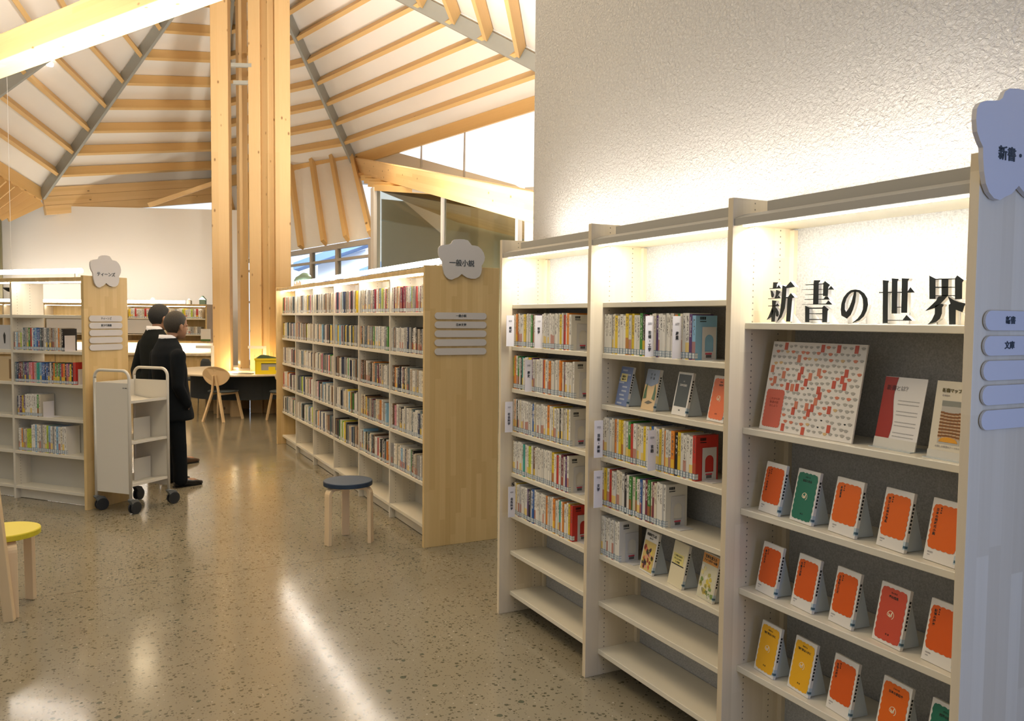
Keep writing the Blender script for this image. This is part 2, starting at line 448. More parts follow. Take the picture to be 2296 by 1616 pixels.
# end wall, window wall, glass room
def vwall(name, p, q, z0, z1, m, th=.12, side=1):
    p, q = Vector((*p, 0)), Vector((*q, 0)); d = (q-p).normalized(); nn = Vector((-d.y, d.x, 0))*th*side
    mb = MB(); mb.prism([p+Vector((0, 0, z0)), q+Vector((0, 0, z0)), q+Vector((0, 0, z1)), p+Vector((0, 0, z1))], nn)
    return struct(mb.build(name, m))
vwall('wall_end', (-8.0, 22.9), (2.9, 18.62), 0, 3.93, WALLW, .15, 1)
vwall('wall_left', (-8.0, 22.9), (-8.6, 3.0), 0, 5.5, WALLW, .15, 1)
MULL = mat('mullion_paint', (.50, .46, .40), .5)
wd = (W2-W1).normalized(); wn_ = Vector((-wd.y, wd.x, 0))
def wp(t, z): return Vector((W1.x, W1.y, 0)).lerp(Vector((W2.x, W2.y, 0)), t)+Vector((0, 0, z))
win = MB()
for z, h in ((2.98, .10), (2.72, .05), (1.95, .05), (.25, .5)): win.beam(wp(0, z), wp(1, z), .08, h)
for t in (.02, .2, .42, .64, .80, .98): win.beam(wp(t, 0), wp(t, 3.0), .09, .09, (wd.x, wd.y, 0))
window_1 = struct(win.build('window_1', MULL))
m, t_, b = newmat('window_glass')
b.inputs['Base Color'].default_value = (.9, .95, 1, 1); b.inputs['Roughness'].default_value = .02; b.inputs['Transmission Weight'].default_value = 1; b.inputs['IOR'].default_value = 1.03
GLASS = m
MB().prism([wp(0, .5), wp(1, .5), wp(1, 2.95), wp(0, 2.95)], wn_*.006).build('pane', GLASS, window_1)
# low dark plinth seen through the posts
# clerestory in the rim plane right of the post
cd_ = (RIM[1]-RIM[2]).normalized(); cn = Vector((-cd_.y, cd_.x, 0)).normalized()
def cp_(s, z): return Vector((RIM[2].x, RIM[2].y, 0))+Vector((cd_.x, cd_.y, 0))*s+Vector((0, 0, z))
L12 = (Vector((RIM[1].x, RIM[1].y))-Vector((RIM[2].x, RIM[2].y))).length
m, t_, b = newmat('clerestory_polycarbonate')
b.inputs['Base Color'].default_value = (.92, .95, 1, 1); b.inputs['Roughness'].default_value = .6; b.inputs['Transmission Weight'].default_value = .0
b.inputs['Emission Color'].default_value = (.83, .90, 1, 1); b.inputs['Emission Strength'].default_value = .62
POLY = m
def rimz(s): return RIM[2].z+(RIM[1].z-RIM[2].z)*s/L12-.2
cl = MB(); cl.prism([cp_(1.6, rimz(1.6)-.02), cp_(L12, rimz(L12)), cp_(L12, 3.0), cp_(5.0, 3.92)], cn*.03)
window_2 = struct(cl.build('window_2', POLY))
for s in (2.35, 3.65, 5.6):
    zb = 4.86-(s-1.6)*.28
    MB().beam(cp_(s, zb-.1)-cn*.02, cp_(s, rimz(s)), .03, .03, (cd_.x, cd_.y, 0)).build('mullion', MULL, window_2)
# plastered upstand below it, down to the sloping glulam
us = MB(); us.prism([cp_(.2, rimz(.2)), cp_(1.6, rimz(1.6)), cp_(5.0, 3.92), cp_(L12, 3.0), cp_(L12, 2.0), cp_(3.0, 3.2)], cn*.05)
struct(us.build('wall_upstand', WHITE_P))
# dark post at the left edge
tl = thing('wall_post', 'tall dark olive post at the left edge of the end wall', 'post', (-1.75, 20.15, 0))
MB().box(-1.90, 20.05, 0, -1.72, 20.25, 3.95).build('shaft', mat('olive_post', (.17, .15, .08), .6), tl)

# big sloping glulam to the right wall
def gl_thing(name, label, a, b_, wd_, hg, cat='beam', m=GLUX):
    o = thing(name, label, cat, a)
    obar('timber', a, b_, wd_, hg, m, o, bevel=.008)
    return o
gl_thing('glulam_beam', 'heavy glulam beam sloping down from the roof rim to the stucco wall', Vector((5.12, 17.38, 4.93)), Vector((3.86, 6.2, 2.52)), .16, .31)
gl_thing('glulam_beam', 'big glulam beam crossing the upper left corner, its underside brightly lit', Vector((-2.1, 12.6, 4.32)), Vector((1.4, 6.1, 4.36)), .30, .27)
gl_thing('glulam_beam', 'dark-sided glulam beam at the very top left corner', Vector((-2.4, 10.4, 4.42)), Vector((.6, 5.2, 4.52)), .22, .22)
gl_thing('timber_brace', 'thin diagonal timber brace below the stacked rim beams', Vector((1.06, 19.1, 3.96)), Vector((2.45, 18.9, 4.55)), .05, .1, 'brace')

# soffit triangle and the glass-fronted room on the right
tA, tB, tC = Vc+Vector((0, 0, -.3)), Vector((4.511, 14.074, 3.95)), Vector((4.66, 10.32, 3.37))
tri = MB(); tri.prism([tA, tB, tC], (.06, .03, .03))
soffit2 = struct(tri.build('ceiling_right', RAFT))
for t in (.25, .42, .60, .78, .97):
    p, q = tA.lerp(tB, t), tA.lerp(tC, t); dn = Vector((-.04, -.06, -.05))
    obar('slat', p+dn, q+dn, .06, .10, RAFT, soffit2)
g0, g1 = Vector((4.511, 14.074, 0)), Vector((4.66, 8.75, 0))
gd = (g1-g0).normalized()
def gp(t, z): return g0.lerp(g1, t)+Vector((0, 0, z))
pf = MB()
FRW = mat('cream_frame', (.70, .66, .60), .5)
for t, z in ((0, 3.92), (.56, 3.42), (.985, 2.9)): pf.beam(gp(t, 0), gp(t, z), .13 if t == 0 else .06, .16 if t == 0 else .07, (gd.x, gd.y, 0))
pf.beam(gp(0, 3.90), gp(.67, 3.36), .06, .05); pf.beam(gp(.67, 3.36), gp(.985, 2.88), .06, .05)
window_3 = struct(pf.build('window_3', FRW))
m, t_, b = newmat('tinted_glass')
b.inputs['Base Color'].default_value = (.66, .68, .60, 1); b.inputs['Roughness'].default_value = .03; b.inputs['Transmission Weight'].default_value = 1; b.inputs['IOR'].default_value = 1.25
MB().prism([gp(0, .1), gp(.985, .1), gp(.985, 2.86), gp(.67, 3.33), gp(0, 3.88)], Vector((gd.y, -gd.x, 0))*-.008).build('pane', m, window_3)
OLIVE = mat('olive_wall', (.40, .39, .27), .7)
bk = MB(); bk.prism([(5.75, 17.5, 0), (6.4, 8.0, 0), (6.4, 8.0, 2.75), (5.75, 17.5, 4.25)], (.1, 0, 0)); struct(bk.build('wall_back_room', OLIVE))
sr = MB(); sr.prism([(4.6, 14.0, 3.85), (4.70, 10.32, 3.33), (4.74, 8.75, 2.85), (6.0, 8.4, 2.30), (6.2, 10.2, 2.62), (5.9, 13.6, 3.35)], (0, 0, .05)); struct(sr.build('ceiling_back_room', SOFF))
struct(MB().prism([(4.68, 8.72, 0), (5.6, 7.6, 0), (5.6, 7.6, 3.2), (4.68, 8.72, 3.2)], (.05, .05, 0)).build('wall_pier', WALLW))

# outside: bright street with two blue-roofed houses
OUT = mat('outside_ground', (.75, .77, .8), .9)
struct(MB().box(3, 24, -.2, 40, 60, -.12).build('ground_outside', OUT))
HW = mat('house_wall', (.80, .84, .90), .8); HR = mat('house_roof', (.10, .17, .32), .6); HG = mat('house_window', (.05, .09, .2), .3)
def house(x, y, wx, wy, h, label, rz):
    o = thing('house', label, 'house', (x, y, -.12), rz, 'houses across the street')
    MB().box(0, 0, 0, wx, wy, h).build('wall', HW, o, local=True)
    mb = MB(); mb.prism([(-.8, -.7, h), (wx/2, -.7, h+1.3), (wx+.8, -.7, h), (wx+.8, -.7, h+.16), (wx/2, -.7, h+1.5), (-.8, -.7, h+.16)], (0, wy+1.4, 0)); mb.build('roof', HR, o, local=True)
    for i in range(3): MB().box(.5+i*(wx-1)/3, -.04, h-1.8, 1.3+i*(wx-1)/3, .0, h-.5).build('window', HG, o, local=True)
    return o
if 0: house(6.9, 26.5, 5.5, 4, 3.5, 'white house with a low blue roof outside, beside the timber posts', R(-20))
if 0: house(10.8, 25.0, 6, 4, 3.7, 'white house with a blue roof outside, beside the cream window post', R(-25))
def row_house(name, label, a, b_, h0, h1, rz_drop):
    a, b_ = Vector(a), Vector(b_); d = (b_-a).normalized(); nn = Vector((-d.y, d.x, 0))
    o = thing('house', label, 'house', tuple(a), 0, 'houses across the street')
    MB().prism([a, b_, b_+Vector((0, 0, h1)), a+Vector((0, 0, h0))], nn*3).build('wall', HW, o)
    e = d*.7
    MB().prism([a-e+Vector((0, 0, h0-.35)), b_+e*.3+Vector((0, 0, h1+.1)), b_+e*.3+Vector((0, 0, h1+.4)), a-e+Vector((0, 0, h0-.1))], nn*-1.0).build('roof', HR, o)
    L = (b_-a).length
    for k in range(3):
        p = a+d*(L*(.12+.28*k)); q = p+d*L*.14
        MB().prism([p+Vector((0, 0, h0-1.7)), q+Vector((0, 0, h0-1.7)), q+Vector((0, 0, h0-.55)), p+Vector((0, 0, h0-.55))], nn*-.06).build('window', HG, o)
row_house('house', 'white house with a blue roof outside, beside the timber posts', (7.4, 30.0, -.12), (9.0, 29.3, -.12), 3.75, 4.25, 0)
row_house('house', 'white house with a blue roof outside, beside the cream window post', (9.6, 28.9, -.12), (12.2, 27.4, -.12), 3.55, 4.45, 0)
bw = thing('sky_backdrop', 'added white backdrop standing in for bright sky behind the two blue-roofed houses', 'backdrop', (4, 46, -.12))  # white sheet added outside in place of a bright sky
MB().prism([(2, 47, -.12), (30, 40, -.12), (30, 40, 9), (2, 47, 9)], (0, 2, 0)).build('backdrop_sheet', HW, bw)
# ---------------------------------------------------------------- timber posts through the round table
def post(x, y, sx, sy, rz, label):
    o = thing('timber_post', label, 'post', (x, y, 0), R(rz), 'square timber posts bundled through the round table')
    MB().box(-sx/2, -sy/2, 0, sx/2, sy/2, 7.3).build('shaft', GLU, o, bevel=.01, local=True)
    return o
def cpos(px_, depth):
    # posts stand on a ring round the table centre
    return None
POSTS = [(1.865, 13.90, .27, .27, -18, 'leftmost square timber post rising through the round table'),
         (2.27, 14.42, .15, .15, 10, 'slender timber post set back behind its neighbours in the bundle'),
         (2.385, 13.75, .20, .16, -30, 'middle timber post of the bundle, with steel brackets above'),
         (2.60, 13.62, .24, .24, 18, 'timber post just left of the rightmost one in the bundle'),
         (2.745, 13.42, .24, .22, -12, 'rightmost and nearest square timber post of the bundle')]
for p in POSTS: post(*p)
for i, (z, a, b_) in enumerate(((5.65, (2.02, 13.85), (2.32, 13.72)), (5.38, (2.06, 13.87), (2.31, 13.74)), (5.63, (2.46, 13.7), (2.58, 13.6)), (5.38, (2.46, 13.72), (2.56, 13.62)))):
    o = thing('steel_bracket', ['upper long grey steel bracket tying the left timber posts', 'lower long grey steel bracket tying the left timber posts', 'upper short steel bracket between the right timber posts', 'lower short steel bracket between the right timber posts'][i], 'bracket', (*a, z), 0, 'steel brackets on the posts')
    MB().beam((*a, z), (*b_, z), .05, .06).build('plate', STEEL, o)

# ================================================================ BOOKCASES
def peg_mat(name, base_a, base_b, cols, pitch=.0213, r=.0028, axis=0):
    """pale laminate whose upright faces carry columns of shelf-pin holes"""
    m = wood(name, base_a, base_b, .5, .05, .6, grain=.8)
    t = m.node_tree; b = t.nodes['Principled BSDF']
    src = b.inputs['Base Color'].links[0].from_socket
    tc = t.nodes.new('ShaderNodeTexCoord'); sp = t.nodes.new('ShaderNodeSeparateXYZ'); t.links.new(tc.outputs['Object'], sp.inputs[0])
    zz = mth(t, 'PINGPONG', sp.outputs[2], pitch/2)
    tot = None
    for c in cols:
        dx = mth(t, 'SUBTRACT', sp.outputs[axis], c)
        d2 = mth(t, 'ADD', mth(t, 'MULTIPLY', dx, dx), mth(t, 'MULTIPLY', zz, zz))
        h = mth(t, 'LESS_THAN', d2, r*r)
        tot = h if tot is None else mth(t, 'MAXIMUM', tot, h)
    t.links.new(mixc(t, mth(t, 'MULTIPLY', tot, .8), src, (.06, .055, .045)), b.inputs['Base Color'])
    return m
# ---- wall bookcase (three bays in view)
UP_Y = [(3.825, 3.850), (2.961, 2.986), (2.087, 2.112), (1.233, 1.259)]
RX0, RX1, RSH = 1.920, 2.205, 1.985
PEG = peg_mat('pegged_laminate', (.62, .515, .35), (.78, .68, .50), (2.018, 2.140))
RZ = {0: [1.675, 1.452, 1.226, .995, .770, .545, .342, .120], 1: [1.675, 1.451, 1.226, .996, .775, .553, .342, .122], 2: [1.594, 1.232, .949, .669, .392, .122]}
BAYN = ['far', 'middle', 'near']
rc = thing('wall_bookcase', 'tall pale three-bay bookcase standing against the stucco wall on the right', 'bookcase', (1.92, 2.5, 0))
for i, (a, b_) in enumerate(UP_Y):
    mb = MB(); mb.box(RX0, a, 0, 2.212, b_, 2.016)
    o = mb.build('end_panel' if i == 3 else 'upright', PEG if i < 3 else PALE, rc, bevel=.0015)
    if i == 3: o['label'] = 'near end panel facing the aisle'
for bay in range(3):
    y0, y1 = UP_Y[bay+1][1], UP_Y[bay][0]
    for z in RZ[bay]:
        MB().box(RSH, y0, z-.022, 2.2, y1, z).build('shelf', SHELFW, rc, bevel=.002)
    MB().box(2.203, y0, .10, 2.211, y1, 1.93).build('back_panel', SPECK, rc)
    MB().box(2.185, y0, 0, 2.203, y0+.02, 1.92).box(2.185, y1-.02, 0, 2.203, y1, 1.92).build('back_batten', PALE, rc)
    # top canopy: ceiling board, front fascia and the light trough above it
    MB().box(1.945, y0, 1.925, 2.203, y1, 1.935).build('canopy', SHELFW, rc)
    MB().prism([(1.925, y0, 1.921), (1.925, y0, 1.945), (1.968, y0, 1.962), (1.968, y0, 1.938), (1.94, y0, 1.921)], (0, y1-y0, 0)).build('fascia', RAILM, rc)
    MB().box(1.985, y0, 1.955, 1.993, y1-.09, 1.998).box(1.985, y0, 1.950, 2.16, y1-.09, 1.957).build('light_trough', RAILM, rc)
    MB().box(1.945, y0+.02, 1.917, 1.962, y1-.02, 1.9235).build('light_strip', LED, rc)
    MB().box(2.00, y0+.05, 1.962, 2.03, y1-.14, 1.975).build('wall_light_strip', LED, rc)
    MB().box(1.98, y1-.09, 1.957, 1.99, y1-.06, 1.963).build('trough_clip', STEEL, rc)

def plate(parent, rows, xf, yc, half, z0, hgt, texts, tsize, local=True):
    """rounded directory plates with their text; they face the -y side of the given frame"""
    pass
def pill(w2, h2, n=10):
    pts = []
    for k in range(n+1): a = PI/2+PI*k/n; pts.append((-w2+h2+h2*math.cos(a), h2*math.sin(a)))
    for k in range(n+1): a = -PI/2+PI*k/n; pts.append((w2-h2+h2*math.cos(a), h2*math.sin(a)))
    return pts
def blossom(r, n=14):
    """five-petalled plum blossom outline, upright petal at the top"""
    pts = []
    for p in range(5):
        a0 = PI/2+p*2*PI/5
        cx, cy = .56*math.cos(a0), .56*math.sin(a0)
        for k in range(n):
            a = a0-R(90)+R(180)*k/(n-1)
            pts.append((r*(cx+.44*math.cos(a))*1.0, r*(cy+.44*math.sin(a))*.97))
    return pts
BLO = [(-.30, -.88), (-.42, -.95), (-.55, -.93), (-.66, -.84), (-.74, -.70), (-.79, -.5), (-.82, -.28), (-.83, -.1), (-.90, 0), (-.97, .14), (-1.0, .34), (-.99, .52), (-.93, .62), (-.80, .68), (-.62, .71), (-.52, .73), (-.45, .78), (-.40, .90), (-.30, .97), (-.1, 1.0), (.1, 1.0), (.26, .96), (.35, .84), (.42, .74), (.56, .73), (.70, .70), (.84, .58), (.95, .40), (1.0, .2), (.98, .02), (.92, -.12), (.86, -.22), (.87, -.4), (.84, -.6), (.76, -.76), (.6, -.86), (.4, -.87), (.22, -.82), (.1, -.74), (.0, -.66), (-.06, -.72), (-.16, -.82)]
def on_face(mw, pts, z0, z1):
    return [mw @ Vector((x, y, z0)) for x, y in pts], mw.to_3x3() @ Vector((0, 0, z1-z0))
def sign_set(mw, label_f, label_p, r, rx, txt, tsz, plates, group, base=0.0):
    """blossom sign above and directory plates below on one end panel. mw: face frame (x right, y up, z out)"""
    o = thing('blossom_sign', label_f, 'sign', tuple(mw.translation), 0, 'plum blossom signs on the bookcase ends')
    pts, e = on_face(mw, [(x*r*rx, y*r) for x, y in BLO], .004, .016)
    MB().prism(pts, e).build('board', PLATE, o)
    me = text_mesh(txt, tsz, .0008, .0006); me.materials.clear(); me.materials.append(SIGNTX)
    me.transform(mw @ Matrix.Translation((0, -r*.16, .017)))
    link('lettering', me, o)
    for i, (yy, hh, ww, tx) in enumerate(plates):
        pw = thing('directory_plate', label_p[i], 'sign', tuple(mw @ Vector((0, yy, .004))), 0, group)
        pts, e = on_face(mw @ Matrix.Translation((0, yy, 0)), pill(ww/2, hh/2), .003, .009)
        MB().prism(pts, e).build('board', PLATE, pw)
        if tx:
            me = text_mesh(tx, hh*.42, .0006, .0004); me.materials.clear(); me.materials.append(SIGNTX)
            me.transform(mw @ Matrix.Translation((0, yy, .010))); link('lettering', me, pw)
# near end panel of the wall bookcase: face frame
mw = Matrix(((1, 0, 0), (0, 0, -1), (0, 1, 0))).to_4x4()   # x -> +x, y -> +z, z -> -y
mw.translation = Vector((2.052, 1.233, 2.037))
ww = [f'pale oblong plate on the near end panel, {a}' for a in ('topmost, with writing', 'second from top, with writing', 'blank, third from top', 'blank, second from bottom', 'blank, lowest of five')]
sign_set(mw, 'blossom-shaped sign on the near end panel of the wall bookcase, cut by the frame', ww, .142, 1.27, '新書・文庫', .036,
         [(-.432+.002, .049, .205, '新書'), (-.493, .049, .205, '文庫'), (-.555, .049, .205, ''), (-.617, .049, .205, ''), (-.679, .049, .205, '')], 'plates on the wall bookcase end')

# ---- double-sided free-standing bookcases
def free_case(name, label, loc, rz, L, D, H, divs, zs, tube=True, back_from=0, tops=None, cw=.03, light=True):
    o = thing(name, label, 'bookcase', loc, rz)
    s = .067
    MB().box(0, 0, 0, D, .03, H).build('end_panel', BIRCH, o, bevel=.002, local=True)
    MB().box(0, L-.03, 0, D, L, H).build('end_panel', BIRCH, o, bevel=.002, local=True)
    MB().box(.02, .03, H-.045, D-.02, L-.03, H-.012).build('top_board', BIRCH, o, bevel=.002, local=True)
    for d in divs:
        MB().box(s, d-.0125, 0, D-s, d+.0125, H-.045).build('divider', MATS['pegged_case'], o, bevel=.001, local=True)
    ys = [.03]+[v for d in divs for v in (d-.0125, d+.0125)]+[L-.03]
    for i in range(0, len(ys), 2):
        a, b_ = ys[i], ys[i+1]
        for z in zs:
            MB().box(s, a, z-.026, D-s, b_, z).build('shelf', SHELFW, o, bevel=.002, local=True)
        MB().box(s+.045, a, .004, s+.06, b_, zs[-1]-.026).build('kickboard', SHELFW, o, local=True)
        MB().box(D/2-.004, a, zs[-1], D/2+.004, b_, zs[back_from]-.026 if back_from else H-.045).build('back_panel', BACKP, o, local=True)
    if light:
        MB().box(s+.003, .05, H-.056, s+.016, L-.05, H-.046).build('light_strip', STRIP, o, local=True)
        for k in range(2):
            ya, yb = .16+(L-.32)*k/2, .16+(L-.32)*(k+1)/2-.04
            tb = MB().tube([(D/2-.10, ya, H+.045), (D/2-.10, yb, H+.045)], .021, 12).build('light_tube', TUBE, o, True, local=True)
            for yy in (ya+.06, yb-.06): MB().box(D/2-.11, yy-.008, H-.012, D/2-.09, yy+.008, H+.03).build('tube_bracket', STEEL, tb)
    return o
peg_mat('pegged_case', (.60, .56, .46), (.70, .66, .56), (.115, .235), pitch=.025, r=.003)
MZ = [1.640, 1.335, 1.025, .722, .417, .115]
LC = (2.006, 5.170, 0)
MDIV = [6.105-5.17, 6.95-5.17, 7.79-5.17, 8.635-5.17, 9.48-5.17]
long_case = free_case('long_bookcase', 'long wood-ended bookcase filled with novels in the middle of the hall', LC, 0, 5.10, .57, 1.960, MDIV, MZ)
CZ = [1.593, 1.293, 1.017, .727, .422, .117]
TC = tuple(C0)
teen_case = free_case('teen_bookcase', 'wood-ended double-sided bookcase at the left edge, book cart beside its end', TC, R(40.33), 2.8, .43, 1.915, [.945, 1.86], CZ, back_from=2)
mw = Matrix(((1, 0, 0), (0, 0, -1), (0, 1, 0))).to_4x4(); mw.translation = Vector((2.275, 5.17, 2.003))
sign_set(mw, 'blossom-shaped sign on the end of the long bookcase', [f'pale oblong plate on the long bookcase end, {a}' for a in ('topmost, with writing', 'second from top, with writing', 'blank and middle', 'blank, fourth from top', 'blank, lowest of five')],
         .145, 1.22, '一般小説', .048, [(-.388, .047, .395, '一般小説'), (-.450, .047, .395, '日本文学'), (-.512, .047, .395, ''), (-.574, .047, .395, ''), (-.636, .047, .395, '')], 'plates on the long bookcase end')
mw = Matrix((( V.x, 0, -U.x), (V.y, 0, -U.y), (0, 1, 0))).to_4x4(); mw.translation = C0+V*.205+Vector((0, 0, 1.953))
sign_set(mw, 'blossom-shaped sign on the end of the teen bookcase', [f'pale oblong plate on the teen bookcase end, {a}' for a in ('topmost, with writing', 'second from top, with writing', 'blank and middle', 'blank, fourth from top', 'blank, lowest of five')],
         .137, 1.10, 'ティーンズ', .036, [(-.385, .05, .325, 'ティーンズ'), (-.443, .05, .325, '青少年図書'), (-.503, .05, .325, ''), (-.563, .05, .325, ''), (-.622, .05, .325, '')], 'plates on the teen bookcase end')

# ---- far bookcase and desk by the end wall
fa = 62.4
far = thing('far_bookcase', 'low-lit white bookcase running along the far end wall above the desks', 'bookcase', tuple(F0), R(fa))
FL = 5.2
MB().box(0, 0, 1.79, .34, FL, 1.83).build('top_board', BIRCH, far, local=True)
MB().box(0, 0, 1.04, .34, FL, 1.08).build('base_board', BIRCH, far, local=True)
MB().box(.32, 0, 1.08, .34, FL, 1.79).build('back_panel', BIRCH, far, local=True)
for i in range(7): MB().box(0, min(i*.83, FL-.03), 1.08, .33, min(i*.83, FL-.03)+.03, 1.79).build('divider', PALE if i else BIRCH, far, local=True)
MB().box(.02, .03, 1.515, .33, FL, 1.54).build('shelf', SHELFW, far, local=True)
MB().box(.02, .03, 1.19, .33, FL, 1.21).build('shelf', SHELFW, far, local=True)
MB().tube([(.12, .5, 1.875), (.12, FL-.3, 1.875)], .03, 10).build('light_tube', TUBE, far, True, local=True)
MB().box(.03, .04, 1.78, .06, FL, 1.79).build('light_strip', LED, far, local=True)
for a in (.86, 2.5):
    MB().box(-.005, a, 1.225, .0, a+.78, 1.505).build('cabinet_door', mat('grey_door', (.62, .61, .60), .4), far, local=True)
desk = thing('far_desk', 'long wooden wall desk glowing under the far bookcase', 'desk', tuple(F0), R(fa))
MB().box(-.45, -.35, .80, .34, FL, .84).build('top', PALE, desk, local=True)
MB().box(-.38, -.3, .06, -.36, FL, .80).build('front_panel', BIRCH, desk, local=True)
MB().box(-.34, -.3, 0, .30, FL, .06).build('plinth', DARKM, desk, local=True)
MB().box(.30, -.3, .84, .34, FL, 1.04).build('backboard', WHITE_P, desk, local=True)
for i in range(7): MB().box(-.385, -.3+i*.8, .06, -.38, -.295+i*.8, .80).build('panel_joint', DARKM, desk, local=True)

# ================================================================ BOOKS
# the five display letters as strokes, (y, z) in millimetres on the sign shelf
GLYPHS = {'shin':[[(1992,1734),(1971,1733),(1972,1731),(1976,1727),(1977,1714),(1993,1714)],[(2008,1714),(1976,1715),(1967,1724),(1957,1713),(2008,1712)],[(2004,1708),(1994,1704),(1988,1694),(1989,1687),(1996,1682),(2000,1689),(2002,1701)],[(1978,1708),(1959,1702),(1965,1695),(1977,1680),(1984,1680),(1979,1691)],[(2013,1680),(1975,1681),(1966,1689),(1957,1680),(2013,1678)],[(1995,1674),(1976,1672),(1977,1669),(1979,1665),(1980,1623),(1981,1602),(1996,1602),(1996,1620),(1994,1646)],[(2012,1656),(1980,1657),(1970,1663),(1962,1654),(2012,1654)],[(1995,1649),(1987,1638),(1996,1618),(2017,1608),(2007,1623),(1999,1639)],[(1980,1651),(1972,1645),(1965,1635),(1964,1625),(1969,1619),(1975,1621),(1977,1631),(1980,1642)],[(1951,1723),(1936,1718),(1916,1734),(1897,1716),(1934,1712),(1935,1678),(1939,1646),(1952,1618),(1971,1602),(1959,1628),(1954,1669),(1952,1700)],[(1937,1683),(1925,1684),(1914,1696),(1898,1682),(1908,1679),(1914,1603),(1931,1603),(1927,1679),(1936,1680)]],'sho':[[(1820,1734),(1796,1733),(1797,1729),(1802,1725),(1801,1659),(1821,1659),(1821,1726)],[(1854,1722),(1818,1722),(1818,1720),(1854,1720)],[(1803,1723),(1784,1723),(1777,1730),(1758,1718),(1764,1711),(1765,1683),(1783,1684),(1783,1720),(1803,1720)],[(1868,1706),(1818,1706),(1818,1704),(1868,1705)],[(1803,1706),(1783,1705),(1783,1703),(1803,1704)],[(1763,1705),(1753,1714),(1741,1703),(1763,1703)],[(1854,1690),(1819,1691),(1819,1689),(1854,1689)],[(1803,1690),(1783,1691),(1782,1688),(1802,1688)],[(1856,1675),(1819,1675),(1818,1673),(1856,1673)],[(1803,1675),(1780,1675),(1773,1683),(1765,1682),(1757,1672),(1803,1673)],[(1866,1659),(1771,1660),(1762,1670),(1746,1657),(1866,1658)],[(1853,1654),(1835,1648),(1785,1648),(1778,1654),(1760,1642),(1764,1637),(1765,1602),(1783,1602),(1784,1644),(1836,1644),(1835,1602),(1851,1602)],[(1836,1630),(1783,1630),(1783,1627),(1835,1628)],[(1835,1612),(1782,1612),(1782,1609),(1835,1609)]],'no':[[(1667,1697),(1670,1685),(1661,1683),(1661,1697)],[(1670,1685),(1675,1666),(1663,1663),(1661,1683)],[(1675,1666),(1684,1646),(1670,1641),(1663,1663)],[(1684,1646),(1694,1634),(1678,1625),(1670,1641)],[(1694,1634),(1694,1635),(1691,1614),(1678,1625)],[(1694,1635),(1694,1633),(1711,1623),(1691,1614)],[(1694,1633),(1700,1642),(1714,1641),(1711,1623)],[(1700,1642),(1700,1659),(1712,1661),(1714,1641)],[(1700,1659),(1695,1674),(1705,1678),(1712,1661)],[(1695,1674),(1686,1686),(1693,1691),(1705,1678)],[(1686,1686),(1677,1692),(1680,1699),(1693,1691)],[(1677,1692),(1664,1694),(1664,1701),(1680,1699)],[(1664,1694),(1652,1692),(1648,1699),(1664,1701)],[(1652,1692),(1642,1683),(1632,1689),(1648,1699)],[(1642,1683),(1636,1671),(1621,1674),(1632,1689)],[(1636,1671),(1634,1656),(1618,1655),(1621,1674)],[(1634,1656),(1635,1641),(1622,1637),(1618,1655)],[(1635,1641),(1641,1627),(1631,1621),(1622,1637)],[(1641,1627),(1651,1615),(1646,1609),(1631,1621)],[(1651,1615),(1670,1602),(1669,1601),(1646,1609)]],'se':[[(1570,1725),(1551,1723),(1551,1721),(1553,1716),(1550,1601),(1566,1601),(1569,1703)],[(1541,1729),(1520,1727),(1520,1724),(1523,1720),(1521,1629),(1538,1629),(1540,1715)],[(1509,1728),(1486,1726),(1487,1724),(1490,1719),(1489,1631),(1507,1631),(1508,1714)],[(1581,1691),(1567,1691),(1567,1688),(1581,1688)],[(1554,1691),(1539,1691),(1539,1688),(1554,1688)],[(1522,1690),(1507,1690),(1507,1687),(1522,1688)],[(1490,1689),(1481,1702),(1467,1687),(1490,1687)],[(1522,1648),(1506,1648),(1506,1646),(1522,1646)],[(1552,1611),(1502,1611),(1490,1625),(1472,1609),(1552,1609)]],'kai':[[(1425,1732),(1407,1723),(1405,1668),(1422,1668)],[(1407,1723),(1351,1721),(1351,1719),(1407,1720)],[(1351,1721),(1345,1729),(1327,1716),(1331,1710),(1330,1667),(1349,1666)],[(1389,1721),(1370,1720),(1369,1675),(1387,1675)],[(1407,1701),(1350,1699),(1350,1697),(1407,1698)],[(1406,1678),(1349,1677),(1349,1675),(1406,1676)],[(1396,1675),(1371,1675),(1379,1666),(1392,1653),(1405,1644),(1433,1636),(1415,1652),(1403,1663)],[(1405,1650),(1386,1655),(1380,1652),(1385,1645),(1385,1629),(1390,1615),(1401,1606),(1425,1599),(1413,1611),(1405,1628)],[(1369,1674),(1352,1664),(1338,1659),(1318,1655),(1323,1648),(1327,1632),(1346,1639),(1345,1600),(1363,1600),(1366,1652),(1361,1655)]]}
INK = mat('letter_black', (.012, .016, .016), .35)
FOAM = mat('letter_white_core', (.82, .82, .83), .6)
NAMES = {'shin': ('新', 'leftmost of the five black display letters on the top shelf of the near bay'),
         'sho': ('書', 'second black display letter from the left, with many thin horizontal strokes'),
         'no': ('の', 'looping rounded black display letter in the middle of the five'),
         'se': ('世', 'black display letter with three tall bars, second from the right of five'),
         'kai': ('界', 'rightmost black display letter, half hidden behind the near end panel')}
